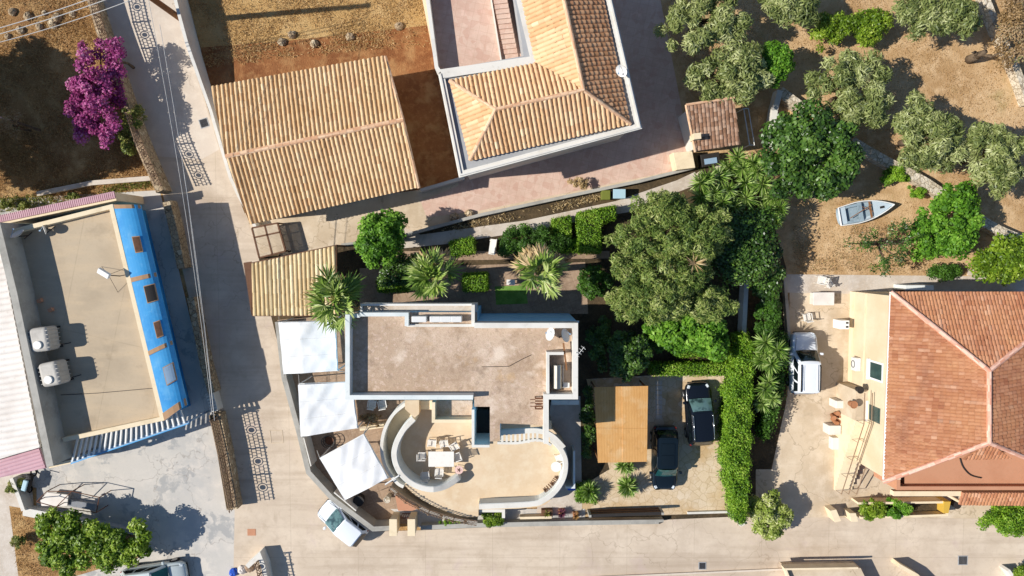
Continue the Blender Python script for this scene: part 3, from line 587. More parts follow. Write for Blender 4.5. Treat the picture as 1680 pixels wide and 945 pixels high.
# ---------------------------------------------------------------- stone walls, railings
def wall(name, px, zt, th, m, label, z0=-.05, cat='wall', cap=None, group=None, parent=None, sm=0):
    z = zt if not isinstance(zt, list) else max(zt)
    pts = [W(a, b_, zt[i] if isinstance(zt, list) else zt) for i, (a, b_) in enumerate(px)]
    if sm: pts = smooth([tuple(p) for p in pts], sm); zt = [p[2] for p in pts] if isinstance(zt, list) else zt
    T = thing(name, label, cat, (pts[0][0], pts[0][1], 0), group) if parent is None else parent
    ztt = zt if not isinstance(zt, list) else zt
    obj('wall' if parent is None else name, MB().strip(pts, th, z0, ztt), m, T)
    if cap:
        zz = ztt if not isinstance(ztt, list) else ztt
        z1 = [q + .06 for q in zz] if isinstance(zz, list) else zz + .06
        z2 = [q + .002 for q in zz] if isinstance(zz, list) else zz + .002
        obj('coping', MB().strip(pts, th + .08, z2, z1), cap, T)
    return T
wall('stone_wall', [(140, -30), (155, 20), (170, 70), (188, 122), (204, 172), (226, 232), (262, 314)], [1.1, 1.1, 1.15, 1.2, 1.25, 1.3, 1.2], .5, 'stonewall', 'long weathered stone wall between the dry field and the upper lane', sm=3)
wall('stone_wall', [(272, 330), (284, 375), (297, 440)], 1.0, .5, 'stonewall', 'short stone wall with earth top beside the blue building, above the gate gap')
wall('stone_wall', [(312, 488), (322, 540), (334, 600), (347, 645)], 1.0, .45, 'stonewall', 'stone wall beside the blue building between the gate gap and the vent block')
wall('stone_wall', [(352, 680), (366, 745), (381, 836)], .85, .75, 'stonewall', 'wide stone planter wall running down to the street crossing', cap=None)
tag(obj('planter_soil', MB().strip(P([(349, 682), (362, 745), (377, 834)], .88), .4, .84, .9), 'gardensoil', loc=W(362, 745)), 'strip of dry earth filling the top of the wide stone planter wall', 'soil')
c = W(347, 660, .9); T = thing('vent_block', 'white slatted vent block in the stone wall near the pergola end', 'vent', (c.x, c.y, 0)); 
obj('frame', MB().box((c.x, c.y, .45), (.5, 1.25, .9), .24), 'whitewall', T)
b = MB()
for i in range(6): b.box((c.x - .12 + .24 * (i - 2.5) * -.22 + .12, c.y + (i - 2.5) * .2, .93), (.4, .08, .05), .24)
obj('slat', b, 'greywall', T)

def rail_panel(L, h, r=.032):
    """ornamental iron panel along local x: staggered key pattern with a centre roundel"""
    fr = MB(); fr.cyl((0, 0, .05), (L, 0, .05), r, n=6); fr.cyl((0, 0, h), (L, 0, h), r * 1.1, n=6)
    fr.cyl((0, 0, 0), (0, 0, h + .06), r * 1.2, n=6); fr.sphere((0, 0, h + .1), .06, 6, 4)
    orn = MB(); cx = L / 2; cz = h * .5; rc = h * .27
    orn.ring((cx, 0, cz), rc, r, (0, 1, 0), 16, 4); orn.cyl((cx, -.01, cz), (cx, .01, cz), rc * .62, n=12)
    rows = 4; k = max(3, int(L / .2))
    for q in range(1, rows):
        z = h * q / rows
        for a, c_ in ((0, cx - rc), (cx + rc, L)): orn.cyl((a, 0, z), (c_, 0, z), r * .75, n=5)
    for q in range(rows):
        for i in range(k):
            x = L * (i + (.25 if q % 2 else .75)) / k
            if abs(x - cx) < rc * 1.05 and 0 < q < rows - 1: continue
            orn.cyl((x, 0, h * q / rows), (x, 0, h * (q + 1) / rows), r * .75, n=5)
    for i in range(k): orn.sphere((L * (i + .5) / k, 0, h + .05), .04, 5, 3)
    return fr, orn
def railing(px, z, h, label, m='oldmetal', plen=1.7, name='iron_railing', group=None, r=.032):
    pts = [W(a, b_, z if not isinstance(z, list) else z[i]) for i, (a, b_) in enumerate(px)]
    T = thing(name, label, 'railing', (pts[0].x, pts[0].y, 0), group)
    proto = None
    for i in range(len(pts) - 1):
        d = pts[i + 1] - pts[i]; n = max(1, round(d.length / plen)); L = d.length / n; ang = math.atan2(d.y, d.x)
        for k in range(n):
            p = pts[i].lerp(pts[i + 1], k / n); q = pts[i].lerp(pts[i + 1], (k + 1) / n)
            fr, orn = rail_panel(L, h, r)
            M = Matrix.Translation(p) @ Matrix.Rotation(ang, 4, 'Z')
            for mb in (fr, orn): mb.v = [tuple(M @ Vector(v)) for v in mb.v]
            pn = obj('rail_panel', fr, m, T); obj('ornament', orn, m, pn)
    return T
railing([(155, -20), (166, 30), (196, 118)], 1.15, .85, 'light brown ornamental iron railing on the stone wall along the upper lane, above the bougainvillea')
railing([(218, 190), (234, 235), (266, 306)], 1.3, .85, 'light brown ornamental iron railing on the stone wall just below the bougainvillea')
railing([(357, 684), (371, 745), (387, 832)], .87, 1.0, 'light brown ornamental iron railing on the wide planter wall by the street crossing')
railing([(428, 915), (432, 935), (440, 970)], .5, .95, 'short dark ornamental railing at the bottom edge below the street crossing')
wall('low_wall', [(405, 930), (425, 912), (432, 930), (442, 990)], .9, .3, 'whitewall', 'low pale wall corner at the bottom edge below the street crossing')
# walls of the lot and the gable house
wall('lot_wall', [(283, -20), (306, 70), (345, 180), (378, 292), (405, 345), (428, 392)], [1.8, 1.75, 1.0, .7, .7, .7], .2, 'whitewall', 'long low white wall between the lane and the gable roofed building', sm=2)
wall('lot_wall', [(692, -20), (715, 98), (720, 122)], 1.0, .22, 'creamcap', 'low pale wall between the dry lot and the upper balcony terrace')
wall('lot_wall', [(762, 291), (690, 312)], .8, .2, 'concretegrey', 'short grey wall closing the strip of bare soil beside the gable roof')
wall('kerb_wall', [(560, 402), (640, 392), (790, 352), (930, 322), (1050, 297), (1140, 274)], .55, .2, 'greywall', 'low grey wall between the driveway and the garden')
# orchard dry stone walls
wall('dry_stone_wall', [(1280, 150), (1318, 178)], .7, .65, 'whitestone', 'short pale dry stone wall at the corner above the dark citrus tree')
wall('dry_stone_wall', [(1398, 232), (1450, 262), (1520, 300), (1580, 342), (1640, 378), (1700, 402)], .7, .62, 'whitestone', 'long pale dry stone wall running diagonally below the olive trees', sm=3)
wall('dry_stone_wall', [(1612, -20), (1640, 50), (1668, 110), (1690, 170)], .7, .42, 'whitestone', 'pale dry stone wall at the right edge beside the brown leaved shrub', sm=3)
wall('orchard_wall', [(1280, 148), (1272, 180), (1262, 240)], .8, .35, 'whitewall', 'pale plastered wall beside the small tiled shed')
wall('garden_wall', [(1230, 395), (1224, 480), (1220, 560), (1212, 600)], .9, .28, 'whitewall', 'narrow pale wall between the big garden tree and the long hedge')
wall('court_wall', [(1288, 455), (1296, 560)], .5, .2, 'courtconcrete', 'low wall at the left side of the courtyard with the white van')

# long iron gate bars shadows: wall fence along the main street
wall('front_wall', [(690, 866), (780, 862), (955, 858), (1085, 856), (1085, 857)], .55, .3, 'greywall', 'long low grey wall between the street and the curved terrace house')
T = thing('sliding_gate', 'long dark horizontal gate standing open along the low wall below the reed carport', 'gate', W(1030, 850, 0))
p, q = W(968, 846, 1.0), W(1087, 842, 1.0); b = MB(); b.strip([p, q], .09, .08, 1.0); obj('gate_panel', b, 'woodbrown', T)
b = MB()
for zz in (.3, .6, .9): b.strip([p, q], .14, zz, zz + .04)
b.strip([p, q], .2, 1.003, 1.04); obj('gate_rail', b, 'darkmetal', T)
for k in range(2):
    e = p.lerp(q, k); obj('gate_post', MB().box((e.x, e.y, .55), (.16, .16, 1.1)), 'greywall', T)
wall('drive_kerb', [(1128, 842), (1196, 840), (1215, 862), (1222, 860)], .2, .14, 'whitewall', 'white kerb curving at the foot of the long hedge')
# ---------------------------------------------------------------- long gable roofed building
def inset(poly, d):
    cx = sum(p[0] for p in poly) / len(poly); cy = sum(p[1] for p in poly) / len(poly); o = []
    for p in poly:
        v = Vector((p[0] - cx, p[1] - cy)); l = v.length; v = v * ((l - d) / l); o.append((cx + v.x, cy + v.y))
    return o
TL, TR, BR, BL = P([(347, 143), (632, 93), (687, 307), (410, 368)], 3.3); RL, RR = P([(371, 257), (661, 197)], 4.3)
T = thing('gable_building', 'long low building with a straw coloured barrel tile gable roof beside the lane', 'building', ((TL + BR) / 2).xy.to_3d())
obj('wall', MB().prism(inset([TL, TR, BR, BL], .6), 0, 3.1), 'whitewall', T)
rf = obj('roof', slab(slab(MB(), [TL, TR, RR, RL]), [RL, RR, BR, BL]), 'woodbrown', T)
for q in ([TL, TR, RR, RL], [RL, RR, BR, BL]): obj('roof_tiles', tile_plane(MB(), q, TR - TL, pitch=.27, amp=.14, course=.45, lift=.012, cv=.6), 'tile_gable', rf, smooth_=False)
obj('ridge', ridge(ridge(ridge(MB(), RL + Vector((0, 0, .05)), RR + Vector((0, 0, .05)), .15), TR + Vector((0, 0, .03)), RR + Vector((0, 0, .03)), .11), RR + Vector((0, 0, .03)), BR + Vector((0, 0, .03)), .11), 'ridgetile', rf)

# ---------------------------------------------------------------- slatted pergola and reed roof
zz = 2.3; T = thing('slatted_pergola', 'small brown framed pergola with pale louvred panels between the two tiled roofs', 'pergola', W(438, 395))
zz = 1.0; A, B, Cc, D = P([(413, 374), (455, 366), (468, 412), (425, 423)], zz); b = MB()
for p, q in ((A, B), (D, Cc), (A, D), (B, Cc), ((A + B) / 2, (D + Cc) / 2), (A.lerp(D, .32), B.lerp(Cc, .32))): b.strip([p, q], .1, zz - .14, zz)
obj('frame', b, 'woodbrown', T)
b = MB()
for k in range(22):
    t = (k + .5) / 22; p = A.lerp(D, t); q = B.lerp(Cc, t); b.strip([p, q], .075, zz - .05, zz - .02)
obj('louvre', b, 'courtconcrete', T)
for k in (A, B, Cc, D): obj('post', MB().cyl((k.x, k.y, 0), (k.x, k.y, zz - .14), .05), 'woodbrown', T)
zz = 2.7; T = thing('reed_roof', 'flat sheltering roof of straw coloured ribs in a brown frame beside the lane', 'shelter', W(482, 470))
A, B, Cc, D = P([(413, 432), (551, 403), (551, 518), (413, 518)], zz)
Cc.z -= .25; D.z -= .25
tp = obj('roof', slab(MB(), [A, B, Cc, D], .1, .03), 'woodbrown', T)
obj('roof_ribs', tile_plane(MB(), [A, B, Cc, D], Vector((1, 0, 0)), pitch=.265, amp=.1, course=.9, lift=.01), 'reed', tp)
obj('frame', MB().strip([A, B, Cc, D, A], .1, [zz - .2, zz - .2, zz - .45, zz - .45, zz - .2], [zz + .07, zz + .07, zz - .18, zz - .18, zz + .07]), 'woodbrown', T)
for k in (A, B, Cc, D): obj('post', MB().cyl((k.x, k.y, 0), (k.x, k.y, zz - .2), .06), 'woodbrown', T)
A, B, Cc = P([(399, 431), (412, 429), (412, 517)], 2.2)
T = thing('side_awning', 'narrow triangular brown awning on the lane side of the ribbed shelter', 'awning', W(408, 450))
obj('awning', MB().prism([A, B, Cc], 2.1, 2.16), 'woodbrown', T); obj('post', MB().cyl((A.x + .1, A.y - .1, 0), (A.x + .1, A.y - .1, 2.1), .04), 'woodbrown', T)

# ---------------------------------------------------------------- white canopies
def canopy(px, z, label, dome=.35, seed=1, crease=None):
    cs = P(px, z); c = sum(cs, Vector()) / 4; T = thing('canopy', label, 'canopy', (c.x, c.y, 0), 'white canopies in the front court')
    n = 36; vs = []; fs = []; rs = random.Random(seed)
    for i in range(n + 1):
        for j in range(n + 1):
            u = i / n; v = j / n; p = cs[0].lerp(cs[1], u).lerp(cs[3].lerp(cs[2], u), v)
            h = dome * (1 - abs(2 * u - 1) ** 1.6) if crease is None else (dome * (1 - abs(u - crease) / max(crease, 1 - crease)))
            h += -.10 * math.sin(math.pi * u) * math.sin(math.pi * v) + .022 * math.sin(13 * u + 3 * v + seed) * math.sin(7 * v + u) + .012 * math.sin(31 * (u * .7 + v * .5) + seed) + .03 * max(0, 1 - 6 * abs(u - v)) - .02 * max(0, 1 - 8 * abs(u + v - 1.02))
            vs.append((p.x, p.y, z + h))
    for i in range(n):
        for j in range(n): fs.append((i * (n + 1) + j, (i + 1) * (n + 1) + j, (i + 1) * (n + 1) + j + 1, i * (n + 1) + j + 1))
    mb = MB().add(vs, fs)
    if (Vector(vs[fs[0][1]]) - Vector(vs[fs[0][0]])).cross(Vector(vs[fs[0][3]]) - Vector(vs[fs[0][0]])).z < 0: mb.f = [f[::-1] for f in mb.f]
    obj('cover', mb, 'fabric', T, smooth_=True)
    for vv in (12, 24):
        sm = MB()
        for i in range(n):
            a = Vector(vs[i * (n + 1) + vv]); b_ = Vector(vs[(i + 1) * (n + 1) + vv]); sm.cyl(a + Vector((0, 0, .002)), b_ + Vector((0, 0, .002)), .014, n=5)
        obj('seam', sm, 'whitemetal', T)
    for k in cs:
        d_ = (k - c).normalized(); obj('guy_rope', MB().cyl(k, k + d_ * .55 - Vector((0, 0, 1.2)), .02, n=5), 'cable', T)
    obj('valance', MB().strip([cs[0], cs[1], cs[2], cs[3], cs[0]], .03, z - .22, z - .005), 'fabric', T)
    fr = MB()
    for i in range(4): fr.cyl(cs[i] - Vector((0, 0, .05)), cs[(i + 1) % 4] - Vector((0, 0, .05)), .035)
    obj('frame', fr, 'whitemetal', T)
    for k in cs: obj('pole', MB().cyl((k.x, k.y, 0), (k.x, k.y, z), .04), 'whitemetal', T)
canopy([(458, 529), (549, 526), (553, 608), (466, 613)], 2.75, 'white square canopy with a long crease, topmost of the three', .3, 1, crease=.38)
canopy([(491, 630), (576, 627), (586, 702), (495, 715)], 2.7, 'white canopy with a curling edge, middle one of the three', .28, 2, crease=.16)
canopy([(525, 752), (596, 713), (636, 784), (566, 820)], 2.8, 'white canopy turned diagonally above the parked white hatchback', .2, 3)

# front court walls and gate pillars
wall('court_wall', [(455, 528), (466, 620), (491, 712), (506, 775), (545, 818), (612, 868), (650, 866)], 1.15, .32, 'greywall', 'angled grey wall round the front court with the white canopies', cap=None)
wall('court_rail', [(498, 718), (510, 765)], 1.3, .08, 'whitewall', 'thin white top rail beside the diagonal canopy, nearer the lane')
wall('court_rail', [(548, 808), (584, 838)], 1.3, .08, 'whitewall', 'thin white top rail just behind the white hatchback')
for x, lab in ((651, 'square beige gate pillar left of the front gate'), (680, 'square beige gate pillar right of the front gate')):
    T = thing('gate_pillar', lab, 'pillar', W(x, 852, 0), 'gate pillars'); c = W(x, 852, 0); 
    obj('shaft', MB().box((c.x, c.y, .65), (.42, 1.05, 1.3)), 'creamcap', T); obj('cap', MB().box((c.x, c.y, 1.35), (.5, 1.12, .09)), 'creamcap', T, bevel=.02)
T = thing('front_gate', 'low brown front gate between two beige pillars', 'gate', W(666, 850, 0)); b = MB(); p, q = W(657, 850, .9), W(675, 850, .9)
b.strip([p, q], .05, .1, .16); b.strip([p, q], .05, .85, .9)
for k in range(6): e = p.lerp(q, k / 5); b.cyl((e.x, e.y, .1), (e.x, e.y, .9), .02, n=6)
obj('gate_frame', b, 'rustmetal', T)
T = thing('tiled_porch', 'small terracotta porch roof above the front gate', 'porch', W(665, 835, 0)); cs = P([(650, 818), (672, 832), (672, 850), (656, 850)], 2.1); cs = P([(648, 812), (686, 834), (676, 838), (653, 838)], 1.6)
obj('roof', slab(MB(), cs, .06, 0), 'terracotta', T)
for k in (cs[0], cs[3]): obj('post', MB().cyl((k.x, k.y, 0), (k.x, k.y, 1.55), .05), 'whitemetal', T)

# ---------------------------------------------------------------- L shaped house, upper middle
ze = 5.5; T = thing('tiled_house', 'large L shaped house with hipped orange tile roof and grey parapet gutter', 'house', W(900, 150, 0))
outer = P([(724, 122), (862, 86), (838, -70), (978, -90), (1047, 208), (757, 286)], ze)
outer = P([(724, 122), (878, 100), (838, -70), (978, -90), (1047, 208), (757, 286)], ze)
obj('wall', MB().prism(inset(outer, .3), 0, ze - .3), 'whitewall', T)
obj('eave', MB().prism(outer, ze - .3, ze - .05), 'concretegrey', T)
b = MB(); b.strip([outer[0], outer[5], outer[4], outer[3]], .34, ze - .1, ze + .12); b.strip([outer[0], outer[1], outer[2]], .5, ze - .1, ze + .14); obj('parapet', b, 'whitewall', T)
b = MB(); b.strip([p + d for p, d in zip([outer[0], outer[5], outer[4], outer[3]], [Vector((-.05, 0, 0)), Vector((-.05, -.05, 0)), Vector((.05, -.05, 0)), Vector((.05, 0, 0))])], .1, ze + .12, ze + .2); obj('coping', b, 'whitewall', T)
zr = ze + 1.45; z0 = ze + .1
a0, a1, a2 = P([(738, 133), (771, 263), (1033, 203)], z0); top = P([(880, 106), (850, -30), (846, -60), (990, -60)], z0)
hA, hB = P([(813, 180), (957, 148)], zr); hT = W(912, -60, zr)
inner = W(879, 106, z0); tl = W(843, -60, z0); tr = W(976, -60, z0)
rf = obj('roof', slab(slab(slab(slab(slab(MB(), [a0, a1, hA], .1), [a1, a2, hB, hA], .1), [a0, hA, hB, inner], .1), [inner, hB, hT, tl], .1), [a2, tr, hT, hB], .1), 'woodbrown', T)
def tp(pts, e, m, **k): obj('roof_tiles', tile_plane(MB(), pts, e, **k), m, rf)
tp([a0, a1, hA], a1 - a0, 'tile_amber', pitch=.25, amp=.07, lift=.012); tp([a1, a2, hB, hA], a2 - a1, 'tile_amber', pitch=.26, amp=.14, lift=.012)
tp([a0, hA, hB, inner], inner - a0, 'tile_amber', pitch=.26, amp=.14, lift=.012); tp([inner, hB, hT, tl], inner - tl, 'tile_amber', pitch=.25, amp=.07, lift=.012); tp([a2, tr, hT, hB], a2 - tr, 'tile_orange', pitch=.26, amp=.08, course=.33, lift=.05, cv=.3)
b = MB(); up = Vector((0, 0, .05))
for p, q in ((a0, hA), (a1, hA), (hA, hB), (hB, a2), (hB, hT)): ridge(b, p + up, q + up, .12)
obj('ridge', b, 'ridgetile', rf)
b = MB()
# upper terrace beside it
T = thing('balcony_terrace', 'raised pink paved balcony terrace with stairs in the corner of the L shaped house', 'terrace', W(770, 60, 0))
zt = 3.0; fl = P([(700, -60), (845, -60), (870, 100), (722, 118)], zt)
obj('floor', MB().prism(fl, 0, zt), 'pinktile', T)
obj('parapet', MB().strip(P([(694, -60), (716, 110), (722, 118)], zt + 1.0), .22, zt - .4, zt + 1.0), 'whitewall', T)
obj('parapet', MB().strip(P([(842, -60), (868, 98), (726, 122)], ze + .1), .5, zt, ze + .12), 'concretegrey', T)
b = MB(); n = 16
for k in range(n):
    t = k / n; p, q = W(800 + 24 * (1 - t) + 0, 95 - 135 * t, zt), W(828 + 18 * (1 - t), 92 - 135 * t, zt); e = W(826, 95 - 135 * t, zt)
    xx = .0 + 16 * (1 - t)
    l = W(806 + xx, 88 - 8 * k, zt + .17 * k); r = W(832 + xx, 85 - 8 * k, zt + .17 * k)
    l = W(828 - 1.6 * k, 92 - 8.2 * k, zt + .1 * k); r = W(850 - 1.6 * k, 88 - 8.2 * k, zt + .1 * k)
    b.box(((l.x + r.x) / 2, l.y, zt + .05 * (k + 1)), (r.x - l.x, .34, .1 * (k + 1)), .1)
obj('stair', b, 'pinktile', T)
b = MB().strip(P([(822, 95), (800, -40)], zt + .9), .08, zt, zt + .3); obj('stair_wall', b, 'whitewall', T)
# dishes
def dish(px, py, z, r, label, az=R(200), zb=None, tilt=.6):
    c = W(px, py, z); T = thing('satellite_dish', label, 'satellite dish', (c.x, c.y, zb if zb is not None else z - .5)); vs = []; fs = []; n = 16; m = 4
    ax = Vector((math.cos(az) * math.cos(tilt), math.sin(az) * math.cos(tilt), math.sin(tilt))); u = ax.orthogonal().normalized(); v = ax.cross(u)
    for side, off in ((0, 0), (1, -.02)):
        for j in range(m + 1):
            for i in range(n):
                rr = r * j / m; p = c + (u * math.cos(2 * math.pi * i / n) + v * math.sin(2 * math.pi * i / n)) * rr + ax * (rr * rr / (3.2 * r) + off); vs.append(p)
    for s_ in range(2):
        o = s_ * (m + 1) * n
        for j in range(m):
            for i in range(n):
                f = (o + j * n + i, o + (j + 1) * n + i, o + (j + 1) * n + (i + 1) % n, o + j * n + (i + 1) % n); fs.append(f if s_ == 0 else f[::-1])
    obj('reflector', MB().add(vs, fs), 'whitemetal', T, smooth_=True)
    b = MB(); f = c + ax * r * 1.1 - Vector((0, 0, .05)); b.cyl(c - v * r * .9 + ax * .1, f, .015, n=6); b.box(f, (.08, .08, .08)); obj('feed_arm', b, 'greyblue', T)
    b = MB(); z_ = zb if zb is not None else z - .5; b.cyl((c.x, c.y, z_), c - ax * .08, .03, n=8); b.cyl((c.x - .25, c.y - .2, z_ + .02), (c.x + .25, c.y + .2, z_ + .02), .02, n=6); obj('mount', b, 'darkmetal', T)
dish(1021, 115, ze + .8, .36, 'white satellite dish on the gutter of the L shaped tiled house', R(225), ze + .1)

# ---------------------------------------------------------------- small tiled shed with chimney
z = 2.6; A, B, Cc, D = P([(1122, 175), (1199, 163), (1213, 237), (1140, 248)], z); A.z = B.z = z + .45
T = thing('tiled_shed', 'small weathered brown tiled shed with a chimney beside the olive tree', 'shed', W(1170, 205, 0))
obj('wall', MB().prism(inset([A, B, Cc, D], .3), 0, z - .05), 'whitewall', T); rf = obj('roof', slab(MB(), [A, B, Cc, D], .1), 'woodbrown', T)
obj('roof_tiles', tile_plane(MB(), [A, B, Cc, D], B - A, pitch=.24, amp=.05, course=.28, lift=.06, cv=.2), 'tile_brown', rf)
obj('edge', ridge(ridge(MB(), A + up, D + up, .08), A + up, B + up, .08), 'ridgetile', rf)
c = W(1143, 224, 3.2); obj('chimney', MB().box((c.x, c.y, 2.9), (.42, .36, 1.0), .1), 'creamcap', rf)
z = 1.1; cs = P([(1104, 250), (1136, 248), (1141, 275), (1110, 279)], z); T = thing('counter_block', 'beige counter block at the end of the pink paved terrace', 'counter', W(1122, 262, 0))
obj('counter', MB().prism(cs, 0, z), 'creamcap', T, bevel=.03)
c = W(1165, 262, .6); T = thing('storage_bin', 'dark storage bin in the shade below the small tiled shed', 'bin', (c.x, c.y, 0))
obj('body', MB().box((c.x, c.y, .35), (1.2, .8, .7), .15), 'darkmetal', T, bevel=.03); obj('lid', MB().box((c.x, c.y - .1, .74), (.8, .35, .05), .15), 'greyblue', T)
T = thing('swing_frame', 'thin white metal frame standing beside the small tiled shed', 'frame', W(1230, 210, 0)); b = MB()
p, q, r_ = W(1220, 178, 1.6), W(1230, 238, 1.6), W(1237, 235, 1.6); b.tube([Vector((p.x, p.y, 0)), p, q, Vector((q.x, q.y, 0))], .035); p2 = p + Vector((.3, 0, 0)); q2 = q + Vector((.3, 0, 0)); b.tube([p2, q2], .03); b.tube([q, q2], .03); b.tube([p, p2], .03); obj('frame', b, 'whitemetal', T)

# ---------------------------------------------------------------- blue building, left
zp = 3.75; zrf = 3.3
T = thing('blue_building', 'flat roofed building with beige roof, cream parapets and bright blue side canopy', 'building', W(150, 540, 0))
out = P([(-30, 393), (185, 336), (268, 690), (82, 728)], zp)
out = P([(-8, 383), (185, 336), (268, 690), (76, 732)], zp)
obj('wall', MB().prism(inset(out, .12), 0, zrf - .05), 'brightblue', T); obj('roof', MB().prism(inset(out, .1), zrf - .05, zrf), 'beigeroof', T)
b = MB(); b.strip(P([(-14, 388), (182, 339), (266, 687), (103, 722)], zp), .26, zrf - .3, zp); obj('parapet', b, 'creamcap', T)
zl = 4.75; lw = P([(-22, 338), (-2, 385), (84, 760)], zl); lw = P([(-6, 366), (22, 480), (82, 765)], zl)
obj('parapet', MB().strip(lw, .42, 0, zl), 'greywall', T)
cs = [W(186, 336, 3.75), W(230, 336, 3.3), W(307, 664, 3.3), W(270, 690, 3.75)]
vs = []; fs = []; n = 8
ca = MB()
for i in range(n + 1):
    t = i / n; h = 3.3 + .45 * math.sqrt(max(0, 1 - t ** 2.2)); p = cs[0].lerp(cs[1], t); q = cs[3].lerp(cs[2], t)
    vs += [(p.x, p.y, h), (q.x, q.y, h), (p.x, p.y, h - .12), (q.x, q.y, h - .12)]
for i in range(n):
    a = 4 * i; c_ = a + 4
    fs += [(a, a + 1, c_ + 1, c_), (a + 2, c_ + 2, c_ + 3, a + 3), (a, c_, c_ + 2, a + 2), (a + 1, a + 3, c_ + 3, c_ + 1)]
fs += [(0, 2, 3, 1), (4 * n, 4 * n + 1, 4 * n + 3, 4 * n + 2)]
if (Vector(vs[1]) - Vector(vs[0])).cross(Vector(vs[4]) - Vector(vs[0])).z < 0: fs = [f[::-1] for f in fs]
ca.add(vs, fs); cn = obj('blue_canopy', ca, 'brightblue', T, smooth_=False)
def on_can(t, s):
    p = cs[0].lerp(cs[1], t); q = cs[3].lerp(cs[2], t); o = p.lerp(q, s); o.z = 3.3 + .45 * math.sqrt(max(0, 1 - t ** 2.2)); return o
def patch(name, t0, t1, s0, s1, m, par, lift=.04, th=.05):
    k = 4; v = []; f = []
    for i in range(k + 1):
        t = t0 + (t1 - t0) * i / k; a = on_can(t, s0); c_ = on_can(t, s1); v += [a + Vector((0, 0, lift)), c_ + Vector((0, 0, lift)), a + Vector((0, 0, lift - th)), c_ + Vector((0, 0, lift - th))]
    for i in range(k):
        a = 4 * i; c_ = a + 4; f += [(a, c_, c_ + 1, a + 1), (a, a + 2, c_ + 2, c_), (a + 1, c_ + 1, c_ + 3, a + 3), (a + 2, a + 3, c_ + 3, c_ + 2)]
    f += [(0, 1, 3, 2), (4 * k, 4 * k + 2, 4 * k + 3, 4 * k + 1)]
    if (v[4] - v[0]).cross(v[1] - v[0]).z < 0: f = [q_[::-1] for q_ in f]
    return obj(name, MB().add(v, f), m, par)
patch('band', .02, 1, .0, .018, 'stripe', cn); patch('band', 0, 1, .335, .355, 'stripe', cn); patch('band', 0, 1, .675, .695, 'stripe', cn); patch('band', 0, 1, .965, 1.0, 'stripe', cn)

for t0, t1, s0, s1, mm in ((.5, .74, .155, .225, 'woodbrown'), (.5, .88, .39, .465, 'darkmetal'), (.55, .76, .565, .635, 'woodbrown'), (.5, .88, .78, .86, 'greyblue')):
    fo = patch('skylight', t0 - .03, t1 + .03, s0 - .004, s1 + .004, 'stripe', cn, .06, .07); patch('pane', t0, t1, s0, s1, mm, fo, .075, .02)
# side annexes
T = thing('sheet_roof_annex', 'annex with a dirty white corrugated sheet roof at the left edge', 'annex', W(20, 580, 0))
cs2 = P([(-120, 420), (-2, 390), (66, 734), (-60, 770)], 4.0); obj('wall', MB().prism(inset(cs2, .3), 0, 3.8), 'whitewall', T)
obj('roof', tile_plane(slab(MB(), cs2, .1), cs2, Vector(cs2[2] - cs2[1]), pitch=.36, amp=.06, course=30, lift=0), 'whitesheet', T)
T = thing('pink_roof_annex', 'strip of faded pink corrugated roof below the white sheet roof', 'annex', W(20, 755, 0))
cs2 = P([(-60, 772), (64, 735), (75, 768), (-40, 792)], 3.7); obj('wall', MB().prism(inset(cs2, .2), 0, 3.5), 'whitewall', T)
obj('roof', tile_plane(slab(MB(), cs2, .1), cs2, Vector(cs2[2] - cs2[1]), pitch=.2, amp=.035, course=30, lift=0), 'pinksheet', T)
# blue yard corner and pergola
cs2 = P([(82, 728), (122, 720), (122, 752), (88, 763)], 2.2); T = thing('blue_porch', 'small porch corner with bright blue wall at the lower end of the flat roof', 'porch', W(100, 742, 0))
obj('floor', MB().prism(cs2, 0, 2.2), 'bluetile', T); obj('blue_wall', MB().prism(P([(79, 727), (88, 725), (95, 758), (86, 763)], 3.0), 0, 3.0), 'brightblue', T); obj('kerb', MB().strip(P([(80, 766), (118, 757)], 2.5), .2, 0, 2.5), 'creamcap', T)
T = thing('white_pergola', 'pergola of white rafters on a blue beam below the beige flat roof', 'pergola', W(210, 720, 0)); zq = 2.9
p0, p1 = W(116, 758, zq), W(309, 692, zq); w0, w1 = W(124, 719, zq + .1), W(300, 672, zq + .1)
obj('beam', MB().strip([p0, p1], .16, zq - .2, zq - .02), 'greyblue', T); obj('fascia', MB().strip([p0 + Vector((0, -.11, 0)), p1 + Vector((0, -.11, 0))], .05, zq - .28, zq + .02), 'brightblue', T)
for i in range(22):
    t = (i + .4) / 22; a = w0.lerp(w1, t); c_ = p0.lerp(p1, t); b = MB(); d = (c_ - a); a2_ = a - d * .0
    b.strip([a2_, a + d * 1.0], .09, zq - .02, zq + .1); obj('rafter', b, 'whitepaint', T)
obj('post', MB().cyl((p0.x, p0.y, 0), (p0.x, p0.y, zq - .2), .07), 'greyblue', T); obj('post', MB().cyl((p1.x, p1.y, 0), (p1.x, p1.y, zq - .2), .07), 'greyblue', T)
